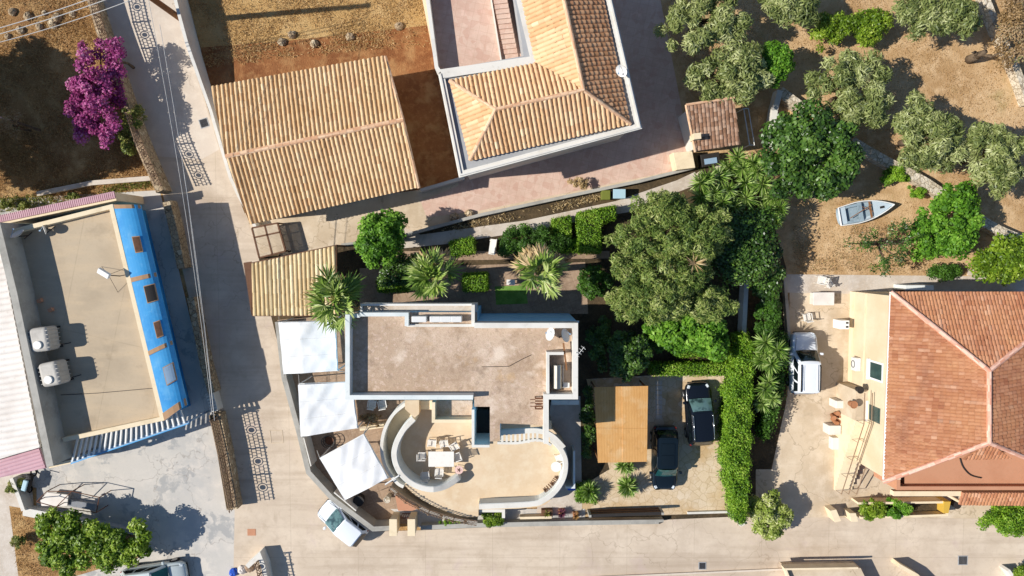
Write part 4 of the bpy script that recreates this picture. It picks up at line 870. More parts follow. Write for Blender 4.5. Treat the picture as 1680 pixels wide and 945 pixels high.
# pink tiled wall top
T = thing('pink_tiled_wall', 'wall with a striped pink tile coping above the flat roofed building', 'wall', W(90, 345, 0))
pts = P([(-40, 370), (188, 322)], 3.3); obj('wall', MB().strip(pts, .5, 0, 3.2), 'creamcap', T)
b = MB(); m_ = 70
for i in range(m_):
    p = pts[0].lerp(pts[1], (i + .5) / m_); b.box((p.x, p.y + .1, 3.25), (.09, .42, .1), .2)
obj('coping_tiles', b, 'pinksheet', T)
wall('garden_kerb', [(60, 318), (150, 300), (250, 292)], .3, .3, 'palepath', 'low pale kerb between the dry field and the paved yard')
dish(30, 386, zrf + .85, .42, 'white satellite dish in the upper left corner of the beige flat roof', R(110), zrf)
dish(75, 376, zrf + .5, .3, 'dark small satellite dish beside the white one on the beige flat roof', R(200), zrf)
def tank(px, py, label, rz):
    c = W(px, py, zrf + 1.4); T = thing('water_tank', label, 'water tank', (c.x, c.y, zrf), 'water tanks on the flat roof')
    b = MB(); b.box((0, 0, .75), (1.15, 1.45, 1.15)); o = obj('body', b, 'tankplastic', None, bevel=.22); o.parent = T; o.location = (0, 0, 0); o.modifiers['bevel'].segments = 5
    b = MB()
    for k in range(5): b.box((0, -.5 + .25 * k, .75), (1.2, .05, 1.1))
    o = obj('rib', b, 'tankplastic', None, bevel=.02); o.parent = T
    b = MB(); b.cyl((-.05, -.3, 1.3), (-.05, -.3, 1.42), .26, .24, 16); o = obj('lid', b, 'whiteplastic', None); o.parent = T
    b = MB()
    for x in (-.5, .5):
        for y in (-.6, .6): b.box((x, y, .09), (.1, .1, .18))
    b.cyl((.5, -.5, .3), (1.1, -.45, .1), .03, n=6); o = obj('stand', b, 'darkmetal', None); o.parent = T; T.rotation_euler = (0, 0, rz)
tank(61, 558, 'grey white water tank on the flat roof, the upper of the pair', .12); tank(78, 615, 'grey white water tank on the flat roof with a pipe, the lower of the pair', .2)
c = W(175, 451, zrf + 1.0); T = thing('roof_antenna', 'white box antenna on a guyed tripod on the beige flat roof', 'antenna', (c.x, c.y, zrf))
obj('housing', MB().box((c.x - .1, c.y + .1, zrf + 1.1), (.75, .34, .2), -.55, rx=.3), 'whitemetal', T, bevel=.03); b = MB(); b.cyl((c.x + .2, c.y - .1, zrf), (c.x + .05, c.y, zrf + 1.1), .03)
for a in (.6, 2.7, 4.6): b.cyl((c.x + .2 + 1.2 * math.cos(a), c.y + 1.1 * math.sin(a), zrf), (c.x + .1, c.y, zrf + 1), .012, n=5)
obj('mast', b, 'darkmetal', T)
tag(obj('roof_cable', MB().tube([W(100, 648, zrf + .03), W(160, 645, zrf + .03), W(250, 637, zrf + .03)], .018, 5), 'darkmetal', loc=W(160, 645, 0)), 'thin dark cable across the lower part of the beige flat roof', 'cable')
for x, y, lab in ((68, 493, 'small orange brick on the flat roof near its long shadow edge'), (86, 508, 'small beige pot on the flat roof above the upper water tank')):
    c = W(x, y, zrf); tag(obj('brick', MB().box((c.x, c.y, zrf + .12), (.25, .2, .24), .4), 'terracotta', loc=c), lab, 'brick')

# ---------------------------------------------------------------- main house with flat roof
zr_, zp_ = 5.25, 6.0
T = thing('flat_roofed_house', 'main white house with stained flat roof and pale blue parapets in the middle', 'house', W(750, 600, 0))
ol = P([(566, 514), (782, 514), (782, 529), (948, 529), (948, 655), (900, 655), (900, 732), (887, 698), (803, 698), (803, 672), (777, 672), (777, 655), (566, 655)], zp_)
ol = P([(566, 514), (782, 514), (782, 529), (948, 529), (948, 655), (899, 655), (899, 703), (820, 700), (820, 730), (803, 730), (803, 672), (777, 672), (777, 655), (566, 655)], zp_)
obj('wall', MB().prism(ol, 0, zr_ - .03), 'bluewall', T); obj('roof', MB().prism(ol, zr_ - .028, zr_), 'mossyroof', T)
def par(px, th, m, z1=zp_, z0=zr_ - .35): obj('parapet', MB().strip(P(px, z1), th, z0, z1), m, T)
par([(570, 516), (570, 652), (776, 652)], .26, 'paleblue'); par([(667, 535), (667, 516), (590, 516)], .22, 'paleblue', 5.7); par([(571, 518), (590, 518)], .22, 'paleblue', 5.7)
par([(778, 534), (944, 534), (944, 651), (896, 651), (896, 728)], .3, 'whitewall', 6.0)
par([(667, 534), (778, 534)], .16, 'whitewall', 5.4); par([(776, 534), (776, 500)], .2, 'whitewall', 5.7)
# north ledge with air conditioners
ol2 = P([(593, 501), (782, 501), (782, 515), (593, 515)], 5.0); obj('ledge', MB().prism(ol2, 4.2, 4.8), 'palepath', T); obj('ledge_parapet', MB().strip(P([(593, 514), (593, 500), (781, 500), (781, 514)], 5.0), .12, 3.9, 5.0), 'whitemetal', T)
obj('cornice', MB().strip(P([(784, 528), (950, 528)], 3.6), .12, 3.4, 3.6), 'paleblue', T)
def box_part(px, z0, z1, m, name='kerb'): obj(name, MB().prism(P(px, z1), z0, z1), m, T)
# roof well for the water heater
obj('well_wall', MB().strip(P([(899, 646), (899, 580), (925, 580)], 6.0), .16, zr_, 6.0), 'whitewall', T)
# left small balcony and stairwell
obj('balcony_floor', MB().prism(P([(712, 657), (775, 657), (775, 690), (712, 690)], 2.9), 0, 2.9), 'mossyroof', T)
obj('balcony_parapet', MB().strip(P([(711, 660), (711, 691), (775, 691)], 3.7), .2, 1.2, 3.7), 'creamcap', T)
obj('stairwell_wall', MB().strip(P([(776, 672), (776, 732), (803, 732)], 4.3), .16, 0, 4.3), 'whitewall', T); obj('stairwell_floor', MB().sheet(P([(777, 672), (803, 672), (803, 730), (777, 730)], 1.6), 1.6), 'darkmetal', T)  # floor takes the dark metal colour to paint in the stairwell hole's shade
obj('entry_block', MB().prism(P([(664, 657), (687, 657), (687, 680), (680, 686), (664, 672)], 3.0), 1.4, 2.9), 'terrace', T)
obj('entry_block', MB().prism(P([(688, 657), (709, 657), (709, 672), (688, 672)], 2.4), 1.4, 2.4), 'creamcap', T)
obj('corridor_roof', MB().prism(P([(584, 657), (664, 657), (664, 674), (640, 688), (590, 690)], .8), 0, .8), 'brownfloor', T)
# white slotted pergola against the roof's lower edge
pg = thing('slotted_pergola', 'curved white pergola with slots below the flat roof, above the terrace', 'pergola', W(860, 715, 0)); zq = 4.0
ou = smooth([tuple(W(a, c_, zq)) for a, c_ in ((816, 727), (850, 727), (880, 722), (900, 728), (915, 740))], 4); inn = smooth([tuple(W(a, c_, zq)) for a, c_ in ((818, 710), (850, 708), (882, 707), (905, 715), (925, 735))], 4)
obj('beam', MB().strip(inn, .3, zq - .25, zq), 'whitewall', pg); obj('beam', MB().strip(ou[:14], .14, zq - .25, zq - .003), 'whitewall', pg)
for i in range(9):
    x = 824 + i * 7.2; a = W(x, 709, zq); c_ = W(x, 727 - (i > 6) * 2, zq); obj('rafter', MB().strip([a, c_], .13, zq - .2, zq - .005), 'whitewall', pg)
obj('post', MB().cyl((W(822, 726, zq).x, W(822, 726, zq).y, 1.4), (W(822, 726, zq).x, W(822, 726, zq).y, zq - .2), .1), 'whitewall', pg)
# terrace
zt = 1.4; T = thing('curved_terrace', 'raised beige terrace with curved white walls in front of the main house', 'terrace', W(790, 770, 0))
fl = smooth([(648, 745), (652, 775), (672, 805), (705, 827), (740, 842), (765, 848), (785, 848)], 3) + [(785, 836)] + smooth([(785, 836), (880, 832), (908, 815), (928, 785), (932, 755), (924, 725), (905, 703)], 3)[1:] + [(905, 690), (777, 690), (777, 657), (676, 657), (668, 690), (652, 715)]
obj('floor', MB().prism(P(fl, zt), 0, zt), 'terrace', T)
arc = smooth([tuple(W(a, c_, 2.75)) for a, c_ in ((679, 687), (662, 705), (650, 728), (647, 750), (655, 773), (674, 792), (700, 802), (728, 801), (752, 789))], 5)
zl_ = [2.75] * len(arc)
for i in range(8): zl_[-1 - i] = 2.1 + .65 * i / 8
obj('curved_wall', MB().strip(arc, .36, 0, zl_), 'paleblue', T, smooth_=False); obj('coping', MB().strip(arc, .3, [q + .003 for q in zl_], [q + .03 for q in zl_]), 'whitewall', T)
arc = smooth([tuple(W(a, c_, 2.4)) for a, c_ in ((665, 663), (645, 680), (631, 705), (626, 735), (632, 765), (650, 791), (662, 799))], 5)
obj('stair_wall', MB().strip(arc, .2, 0, 2.4), 'whitewall', T)
arc = smooth([tuple(W(a, c_, 2.35)) for a, c_ in ((906, 722), (920, 737), (928, 757), (925, 783), (912, 805), (893, 820), (870, 827), (786, 831))], 5)
obj('curved_wall', MB().strip(arc, .34, 0, 2.35), 'paleblue', T); obj('coping', MB().strip(arc, .28, 2.353, 2.38), 'whitewall', T)
b = MB(); ia = smooth([(676, 682), (656, 705), (646, 740), (652, 775), (668, 797)], 5); oa = smooth([(664, 668), (640, 690), (629, 735), (640, 778), (658, 802)], 5); n = len(ia) - 1
for i in range(n):
    z1 = 1.5 - 1.4 * i / n; q = P([ia[i], oa[i], oa[i + 1], ia[i + 1]], z1); b.prism(q, 0, z1)
obj('step', b, 'creamcap', T)
railing([(642, 797), (668, 817), (705, 836), (745, 848), (783, 854)], zt + .0, .8, 'brown ornamental railing curving along the lower edge of the terrace', plen=1.4, r=.018)
wall('terrace_edge', [(640, 801), (668, 821), (705, 840), (745, 852), (783, 857)], zt - .05, .14, 'greywall', 'curved grey retaining edge below the terrace railing', sm=3)
T = thing('steel_water_heater', 'shiny steel cylinder water heater in the roof well of the main house', 'water heater', W(913, 617, 0)); c = W(914, 617, 5.6)
T.location = (c.x, c.y, zr_); b = MB(); b.cyl((c.x, c.y - .7, 5.75), (c.x, c.y + .7, 5.75), .25, n=20); obj('cylinder', b, 'steel', T, smooth_=False, bevel=.04)
obj('stand', MB().box((c.x, c.y, 5.38), (.4, 1.2, .25)), 'darkmetal', T); obj('pipe', MB().cyl((c.x + .35, c.y + .6, 5.4), (c.x + .35, c.y - .7, 5.4), .03), 'whitemetal', T)
c = W(929, 632, 5.5); tag(obj('pump_box', MB().box((c.x, c.y, 5.4), (.4, .3, .3)), 'whiteplastic', loc=(c.x, c.y, zr_), bevel=.03), 'small white box beside the steel cylinder on the main roof', 'box')
for x in (690, 716, 733, 750):
    c = W(x, 522, 5.2); T = thing('air_conditioner', {690: 'white air conditioner unit on the main roof edge, leftmost of four', 716: 'white air conditioner unit, second from the left on the roof edge', 733: 'white air conditioner unit, third from the left on the roof edge', 750: 'white air conditioner unit, rightmost of four on the roof edge'}[x], 'air conditioner', (c.x, c.y, zr_), 'air conditioners on the main roof edge')
    obj('housing', MB().box((c.x, c.y, zr_ + .35), (.62 if x > 700 else .85, .34, .6)), 'whitemetal', T, bevel=.03); obj('fan_grille', MB().ring((c.x, c.y - .18, zr_ + .35), .2, .02, (0, 1, 0)), 'darkmetal', T); obj('foot', MB().box((c.x, c.y, zr_ + .03), (.5, .3, .06)), 'darkmetal', T)
dish(905, 549, zr_ + .6, .38, 'pair dish with grey feed arm near the upper right corner of the main roof', R(160), zr_)
dish(925, 551, zr_ + .6, .4, 'white dish closest to the right parapet of the main roof', R(20), zr_)
c = W(952, 580, 6.4); T = thing('tv_antenna', 'thin white antenna fixed on the right parapet of the main house', 'antenna', (c.x - .2, c.y, 6.0)); b = MB(); b.cyl((c.x - .2, c.y, 6.0), (c.x - .2, c.y, 6.7), .02); b.cyl((c.x - .35, c.y - .3, 6.6), (c.x + .2, c.y + .4, 6.6), .015)
for k in range(5): b.cyl((c.x - .45 + k * .12, c.y - .1 + k * .14, 6.6), (c.x - .2 + k * .12, c.y - .3 + k * .14, 6.6), .01, n=5)
obj('elements', b, 'whitemetal', T)
c = W(884, 661, zr_ + .3); T = thing('wooden_crate', 'reddish slatted wooden crate on the main roof near the lower wall', 'crate', (c.x, c.y, zr_)); b = MB()
for k in range(5): b.box((c.x, c.y - .3 + .15 * k, zr_ + .5), (.45, .08, .04))
for sx in (-.2, .2):
    for sy in (-.3, .3): b.box((c.x + sx, c.y + sy, zr_ + .25), (.06, .06, .5))
for k in range(3): b.box((c.x - .35, c.y - .2 + .2 * k, zr_ + .3), (.3, .04, .04))
obj('slats', b, 'rustmetal', T)
tag(obj('roof_board', MB().box(W(927, 585, zr_ + .4), (.1, 1.6, .05), .12), 'wood', loc=W(927, 585, zr_)), 'long thin brown board leaning by the right parapet of the main roof', 'board')
tag(obj('roof_cable', MB().tube([W(790, 602, zr_ + .03), W(835, 601, zr_ + .03), W(855, 590, zr_ + .03), W(872, 582, zr_ + .03)], .016, 5), 'darkmetal', loc=W(835, 600, zr_)), 'dark curved cable lying across the main flat roof', 'cable')
# patio east of the terrace
wall('patio_wall', [(942, 740), (942, 800), (928, 800)], 1.5, .12, 'paleblue', 'pale blue screen wall at the edge of the narrow patio'); c = W(936, 792, 0)
tag(obj('storage_box', MB().box((c.x, c.y, .4), (.5, .5, .8)), 'blueplastic', loc=c, bevel=.04), 'blue plastic box in the shade beside the curved terrace wall', 'box')
b = MB().prism(P([(905, 657), (950, 657), (950, 664), (905, 664)], 2.6), 2.5, 2.6); tag(obj('lintel_beam', b, 'whitewall', loc=W(930, 660, 0)), 'narrow concrete beam over the shaded patio beside the main house', 'beam')
wall('south_wall', [(786, 838), (826, 838), (826, 850)], 1.2, .2, 'whitewall', 'short white wall around the round green bush below the terrace')
wall('bench_wall', [(853, 850), (905, 849)], .5, .16, 'creamcap', 'low cream bench wall below the curved terrace')
def planter(px, py, w_, d_, m, leaf, label, ll=(.16, .06), n=500, h=.5, r=.35):
    c = W(px, py, 0); T = thing('planter', label, 'planter', (c.x, c.y, 0)); obj('pot', MB().box((c.x, c.y, .2), (w_, d_, .4)), m, T, bevel=.02)
    rs = np.random.default_rng(int(px)); p, d, nr, L, wd, v = rosette(rs, (c.x, c.y, .35), r, n, (0, 85), ll[1]); leaf_obj('plant', p, d, nr, L, wd, v, leaf, T, fold=.2)
planter(897, 839, .75, .5, 'woodbrown', 'weed', 'dark box planter with yellow green plant below the terrace', n=60); planter(921, 838, .4, .4, 'clay', 'purpleleaf', 'pot with a spiky purple plant below the patio', n=120, r=.45, ll=(.2, .04)); planter(944, 842, .35, .35, 'clay', 'drystraw', 'pot with a yellow grassy plant at the patio corner', n=80)

# ---------------------------------------------------------------- reed carport
z = 2.3; A, B, Cc, D = P([(975, 635), (1063, 633), (1061, 757), (981, 759)], z); T = thing('reed_carport', 'carport roofed with golden reed matting above the dark parked cars', 'carport', W(1020, 695, 0))
m1 = MB(); mid1 = A.lerp(B, .52); mid2 = D.lerp(Cc, .5); q1 = B.lerp(Cc, .56); q0 = A.lerp(D, .54); qm = q0.lerp(q1, .52)
def quad(a, b_, c_, d_, dz): return slab(MB(), [p + Vector((0, 0, dz)) for p in (a, b_, c_, d_)], .03, 0)
obj('reed_mat', quad(A, mid1, qm, q0, 0), 'reedmat', T); obj('reed_mat', quad(mid1, B, q1, qm, .035), 'reedmat', T); obj('reed_mat', quad(q0, qm, mid2, D, .03), 'reedmat', T); obj('reed_mat', quad(qm, q1, Cc, mid2, .06), 'reedmat', T)
b = MB()
for t in (.02, .5, .98): b.strip([A.lerp(B, t), D.lerp(Cc, t)], .08, z - .14, z - .035)
for t in (.02, .5, .98): b.strip([A.lerp(D, t), B.lerp(Cc, t)], .08, z - .24, z - .143)
obj('frame', b, 'wood', T)
for k in (A, B, Cc, D): k2 = k.lerp((A + Cc) / 2, .05); obj('post', MB().cyl((k2.x, k2.y, 0), (k2.x, k2.y, z - .24), .06), 'wood', T)
b = MB()
for k in range(8): b.box(W(1081, 628 + k * 8, .02), (.42, .26, .03))
tag(obj('stepping_strip', b, 'palepath', loc=W(1118, 660)), 'row of pale slabs in the paving left of the upper dark car', 'paving strip')

# ---------------------------------------------------------------- red roofed house, right
ze = 5.1; T = thing('red_roofed_house', 'cream house with a hipped red tile roof at the right edge', 'house', W(1550, 620, 0))
eNW, eNE, eSW, eSE = P([(1461, 479), (1785, 479), (1449, 790), (1800, 800)], ze); hN, hS = P([(1622, 608), (1622, 726)], ze + 1.9); rN = W(1622, 726, ze + 1.9)
base = [(eNW.x + .25, eNW.y - .25), (eNE.x - .3, eNE.y - .3), (eSE.x - .3, eSE.y), (W(1480, 812, 3).x, W(1480, 812, 3).y), (eSW.x + .25, eSW.y - .0)]
obj('wall', MB().prism([(eNW.x + .25, eNW.y - .25), (eNE.x - .3, eNE.y - .3), (eSE.x - .3, W(0, 740, ze).y), (W(1480, 740, ze).x, W(0, 740, ze).y), (W(1480, 740, ze).x, eSW.y + .1), (eSW.x + .25, eSW.y + .1)], 0, ze - .05), 'cream', T)
rf = obj('roof', slab(slab(slab(MB(), [eNW, eSW, hS, hN], .12), [eNW, hN, eNE], .12), [hN, hS, eSE, eNE], .12), 'terracotta', T)
tpk = dict(pitch=.2, amp=.045, course=.3, lift=.035, cv=.3)
obj('roof_tiles', tile_plane(MB(), [eNW, eSW, hS, hN], eSW - eNW, **tpk), 'tile_red', rf); obj('roof_tiles', tile_plane(MB(), [eNW, hN, eNE], eNE - eNW, **tpk), 'tile_red', rf); obj('roof_tiles', tile_plane(MB(), [hN, hS, eSE, eNE], eSE - eNE, **tpk), 'tile_red', rf)
s1, s2 = P([(1580, 754), (1660, 752)], ze + 1.2); obj('roof_tiles', tile_plane(slab(MB(), [hS, s1, s2], .1), [hS, s1, s2], s2 - s1, **tpk), 'tile_red', rf)
b = MB()
for p, q in ((eNW, hN), (hN, eNE), (hN, hS), (hS, eSW), (hS, eSE)): ridge(b, p + up, q + up, .13, .36)
obj('ridge', b, 'ridgepink', rf)
obj('balcony', MB().prism(P([(1484, 745), (1780, 740), (1780, 797), (1484, 797)], 4.2), 0, 4.2), 'terracotta', T)
obj('balcony_parapet', MB().strip(P([(1474, 780), (1474, 801), (1790, 801)], 4.6), .22, 2.0, 4.6), 'terracotta', T)
obj('balcony_slab', MB().prism(P([(1466, 806), (1790, 806), (1790, 814), (1466, 814)], 3.3), 2.9, 3.3), 'creamcap', T)
c = W(1590, 770, 4.3); pts = [W(a, c_, 4.24) for a, c_ in smooth([(1575, 752), (1580, 766), (1592, 779), (1610, 784)], 4)]
tag(obj('hose', MB().tube(pts, .04, 6), 'darkmetal', loc=(c.x, c.y, 4.2)), 'curved dark hose on the terracotta balcony floor', 'hose')
wx = eNW.x + .25; wm = MB(); wy = [W(1440, 608, 3.2).y, W(1440, 678, 3.2).y]
for y in wy:
    wf = obj('window', MB().box((wx - .02, y, 3.4), (.1, 1.2, 1.55)), 'whitepaint', T); obj('pane', MB().box((wx - .075, y, 3.4), (.03, .95, 1.3)), 'windowglass', wf); obj('sill', MB().box((wx - .1, y, 2.58), (.22, 1.3, .08)), 'whitepaint', wf)
obj('moulding', MB().box((wx - .03, (eNW.y + eSW.y) / 2, 1.9), (.08, eNW.y - eSW.y - .6, .12)), 'creamcap', T); obj('plinth', MB().box((wx - .04, (eNW.y + eSW.y) / 2, .2), (.1, eNW.y - eSW.y - .5, .4)), 'creamcap', T)
obj('gutter', MB().cyl((eNW.x + .03, eNW.y, ze - .03), (eSW.x + .03, eSW.y, ze - .03), .06), 'whitepaint', T)
y = wy[0] + .1; T2 = thing('air_conditioner', 'white air conditioner unit on the cream wall of the red roofed house', 'air conditioner', (wx - .3, y, 1.3)); obj('housing', MB().box((wx - .24, y, 1.3), (.35, .85, .6)), 'whitemetal', T2, bevel=.03); obj('fan_grille', MB().ring((wx - .43, y, 1.3), .22, .02, (1, 0, 0)), 'darkmetal', T2)
# lower tiled canopy
z = 3.1; cs = P([(1572, 804), (1790, 804), (1790, 830), (1574, 828)], z); cs[0].z += .4; cs[1].z += .4; T = thing('tiled_canopy', 'narrow red tiled canopy along the front of the red roofed house', 'canopy', W(1650, 816, 0))
rf = obj('roof', slab(MB(), cs, .1), 'terracotta', T); obj('roof_tiles', tile_plane(MB(), cs, cs[1] - cs[0], **tpk), 'tile_red', rf)
for x in (1580, 1680): e = W(x, 826, 3); obj('post', MB().cyl((e.x, e.y, 0), (e.x, e.y, 3.0), .1), 'creamcap', T)
# outside stairs
T = thing('outside_staircase', 'narrow outside staircase with metal rails rising along the cream wall', 'staircase', W(1395, 740, 0))
ys = W(0, 803, 0).y; yn = W(0, 690, 2.6).y; n = 16; b = MB(); xl, xr = W(1368, 800, 0).x, W(1368, 800, 0).x + 1.15
for i in range(n):
    ya = ys + (yn - ys) * i / n; yb = ys + (yn - ys) * (i + 1) / n; z1 = 2.6 * (i + 1) / n; b.prism([(xl, ya), (xr, ya), (xr, yb), (xl, yb)], 0, z1)
obj('steps', b, 'creamcap', T); yt = W(0, 640, 2.6).y; obj('landing', MB().prism([(xl, yn), (xr, yn), (xr, yt), (xl, yt)], 0, 2.6), 'courtconcrete', T)
for k, x in enumerate((xl + .08, xl + .55, xr - .08)):
    b = MB(); hh = .9 if k != 1 else .9
    b.cyl((x, ys, hh), (x, yn, 2.6 + hh), .03); b.cyl((x, yn, 2.6 + hh), (x, yt, 2.6 + hh), .03)
    for i in range(0, n + 1, 4): y = ys + (yn - ys) * i / n; z1 = 2.6 * i / n; b.cyl((x, y, z1), (x, y, z1 + hh), .014, n=6)
    obj('handrail', b, 'oldmetal', T)
# front planter of the right house
T = thing('front_planter', 'long walled planter with a yellow end wall in front of the red roofed house', 'planter', W(1480, 838, 0)); z = .9
obj('wall', MB().strip(P([(1408, 826), (1556, 824), (1554, 845), (1412, 850)], z), .14, 0, z), 'creamcap', T); obj('earth', MB().prism(P([(1412, 829), (1550, 827), (1550, 843), (1414, 847)], .3), 0, .3), 'gardensoil', T); obj('end_wall', MB().prism(P([(1549, 823), (1560, 823), (1556, 842), (1548, 842)], 1.0), 0, 1.0), 'yellowpaint', T)
obj('pier', MB().prism(P([(1362, 838), (1372, 836), (1380, 855), (1370, 857)], .9), 0, .9), 'creamcap', T); obj('pier', MB().prism(P([(1394, 842), (1404, 842), (1408, 856), (1397, 856)], .9), 0, .9), 'creamcap', T)
c = W(1571, 829, .5); tag(obj('round_pot', MB().cyl((c.x, c.y, 0), (c.x, c.y, .5), .2, .26, 14), 'darkmetal', loc=c), 'small dark round pot at the end of the yellow planter wall', 'pot')
# roofs cut by the bottom edge
T = thing('low_roof', 'corner of a low building with pale edge and dark flat roof, bottom edge right of centre', 'roof', W(1350, 945, 0)); z = 1.1
obj('roof', MB().prism(P([(1290, 934), (1412, 932), (1450, 1010), (1320, 1010)], z), 0, z), 'courtconcrete', T); obj('parapet', MB().strip(P([(1320, 1010), (1289, 934), (1408, 932)], z + .3), .12, z - .3, z + .3), 'creamcap', T)
wall('low_wall', [(1475, 928), (1505, 945), (1550, 990)], .9, .25, 'creamcap', 'pale diagonal wall at the bottom edge casting a dark shadow'); wall('low_wall', [(1655, 936), (1672, 960), (1690, 1000)], .8, .2, 'whitewall', 'short pale wall in the bottom right corner beside a bush')
wall('street_kerb', [(650, 962), (1290, 934)], .12, .12, 'greystreet', 'long low kerb at the bottom of the street')
# ---------------------------------------------------------------- trees and plants
OG = 'olive trees in the orchard'
ol = dict(m='olive', leaf=(.36, .08), nl=10500, ncl=62, up=.35, name='olive_tree', cat='olive tree', group=OG, lump=.22, cr=.55, dens=.45, fill=.15)
tree(1158, 22, 76, 58, 4.2, label='large olive tree above the small tiled shed, cut by the top edge', seed=11, **ol)
tree(1203, 122, 60, 54, 3.9, label='olive tree standing directly against the small tiled shed', seed=12, **ol)
tree(1300, 0, 48, 36, 3.4, label='grey olive tree cut by the top edge, left of the lime green shrubs', seed=13, **ol)
tree(1404, 148, 66, 72, 3.8, label='wide silvery olive tree right of the dark citrus tree', seed=14, **ol)
tree(1545, 18, 64, 44, 3.8, label='olive tree at the top edge above the fallen tree stump', seed=15, **ol)
tree(1524, 222, 56, 62, 3.8, label='olive tree above the middle of the diagonal stone wall', seed=16, **ol)
tree(1636, 254, 52, 60, 3.8, label='olive tree at the right edge below the bare tan clearing', seed=17, **ol)
tree(1672, 45, 34, 60, 2.6, 'brownshrub', 'brownish pink shrub in the top right corner beside the stone wall', 'shrub', 'shrub', leaf=(.14, .08), nl=5000, ncl=40, seed=18, z0=.1)
tree(1366, 50, 37, 30, 1.9, 'lemon', 'lime green shrub, left one of the pair in the orchard', 'shrub', 'shrub', leaf=(.2, .08), nl=5000, ncl=40, seed=19, z0=.05, lump=.3)
tree(1428, 42, 33, 32, 2.0, 'lemon', 'lime green shrub, right one of the pair in the orchard', 'shrub', 'shrub', leaf=(.2, .08), nl=5000, ncl=40, seed=20, z0=.05, lump=.3)
tree(1334, 250, 76, 80, 4.4, 'citrus', 'big dark green citrus tree between the tiled shed and the stone wall', 'tree', 'citrus_tree', leaf=(.24, .15), nl=19000, ncl=170, cr=.55, seed=21, fill=.02, lump=.12)
tree(1275, 105, 28, 40, 3.2, 'brightgreen', 'narrow dark green tree between two olive trees above the shed', 'tree', 'tree', leaf=(.18, .11), nl=6000, ncl=50, seed=22)
tree(1556, 368, 64, 62, 3.2, 'brightgreen', 'green leafy tree right of the blue grey rowing boat', 'tree', 'tree', leaf=(.22, .12), nl=12000, ncl=90, cr=.5, seed=23, lump=.3)
tree(1662, 424, 58, 42, 3.0, 'lemon', 'light green tree at the right edge behind the red roofed house', 'tree', 'tree', leaf=(.22, .12), nl=9000, ncl=70, seed=24)
tree(1469, 289, 24, 17, 1.1, 'hedgegreen', 'small round green shrub touching the diagonal stone wall, upper one', 'shrub', 'shrub', leaf=(.12, .08), nl=2600, ncl=24, seed=25, z0=.05)
tree(1505, 314, 18, 12, .9, 'hedgegreen', 'smaller green shrub touching the diagonal stone wall, lower one', 'shrub', 'shrub', leaf=(.12, .08), nl=1600, ncl=18, seed=26, z0=.05)
tree(1550, 447, 31, 13, 1.1, 'darkhedge', 'low oval clipped shrub behind the red roofed house', 'shrub', 'shrub', leaf=(.1, .07), nl=3600, ncl=40, seed=27, z0=.05, lump=.08, cr=.3)
tree(1460, 400, 62, 40, 4.2, 'citrus', 'shaded thin leaved tree between the boat and the red roofed house', 'tree', 'tree', leaf=(.16, .07), nl=1500, ncl=40, seed=271, lump=.4, cr=.4)
# garden
tree(1096, 418, 98, 96, 6.0, 'oliveyellow', 'huge olive green pine like tree in the middle of the garden', 'tree', 'garden_tree', leaf=(.27, .06), nl=30000, ncl=330, cr=.42, seed=31, lump=.22, z0=2.2, dens=.4, up=.35, fill=.05)
tree(1060, 490, 66, 36, 5.0, 'oliveyellow', 'lower spreading crown tree between the main house and big garden tree', 'tree', 'garden_tree', leaf=(.27, .06), nl=12000, ncl=130, cr=.42, seed=32, lump=.3, z0=2.0, fill=.05)
tree(1158, 500, 46, 36, 4.6, 'oliveyellow', 'lower right spreading crown beside the narrow pale garden wall', 'tree', 'garden_tree', leaf=(.27, .06), nl=9000, ncl=110, cr=.4, seed=321, lump=.3, z0=2.0, fill=.05)
tree(975, 462, 30, 34, 2.2, 'darkhedge', 'dark rounded bush right of the palm with dead fronds', 'bush', 'bush', leaf=(.16, .08), nl=4500, ncl=50, cr=.32, seed=322, z0=.1)
tree(985, 560, 24, 44, 1.8, 'citrus', 'dark shaded bush beside the right wall of the main house', 'bush', 'bush', leaf=(.18, .1), nl=3500, ncl=40, cr=.32, seed=323, z0=.1)
tree(1090, 560, 34, 22, 2.0, 'darkhedge', 'dark green bush above the long narrow clipped hedge', 'bush', 'bush', leaf=(.16, .08), nl=3500, ncl=40, cr=.32, seed=324, z0=.1)
tree(1262, 450, 26, 60, 2.2, 'citrus', 'dark shaded bush left of the top of the courtyard', 'bush', 'bush', leaf=(.2, .11), nl=6500, ncl=60, cr=.4, seed=325, z0=.1)
tree(1262, 520, 22, 36, 2.2, 'darkhedge', 'dark green bush above the yucca that overhangs the van', 'bush', 'bush', leaf=(.18, .09), nl=4000, ncl=40, cr=.34, seed=326, z0=.1)
tree(965, 690, 13, 66, 1.0, 'citrus', 'low dark planting strip between the main house and carport', 'bush', 'bush', leaf=(.16, .08), nl=2600, ncl=50, cr=.26, seed=327, z0=.05)
tree(1132, 545, 68, 42, 3.6, 'brightgreen', 'bright green leafy tree below the huge garden tree', 'tree', 'tree', leaf=(.26, .14), nl=9000, ncl=80, cr=.5, seed=33, lump=.3)
tree(1222, 405, 60, 62, 3.6, 'citrus', 'dark shaded tree between the yuccas and the huge garden tree', 'tree', 'tree', leaf=(.2, .12), nl=9000, ncl=70, seed=34)
tree(1029, 585, 34, 45, 3.6, 'citrus', 'dark glossy citrus tree standing alone above the reed carport', 'tree', 'citrus_tree', leaf=(.18, .11), nl=8000, ncl=70, cr=.38, seed=35)
tree(625, 393, 40, 45, 4.2, 'brightgreen', 'dense green tree between the driveway and the fan palms', 'tree', 'tree', leaf=(.24, .1), nl=11000, ncl=80, cr=.45, seed=36, lump=.25)
tree(868, 398, 58, 36, 2.2, 'darkhedge', 'wide dark green bush behind the dead fronds of the right palm', 'bush', 'bush', leaf=(.14, .06), nl=9000, ncl=70, cr=.35, seed=37, z0=.1)
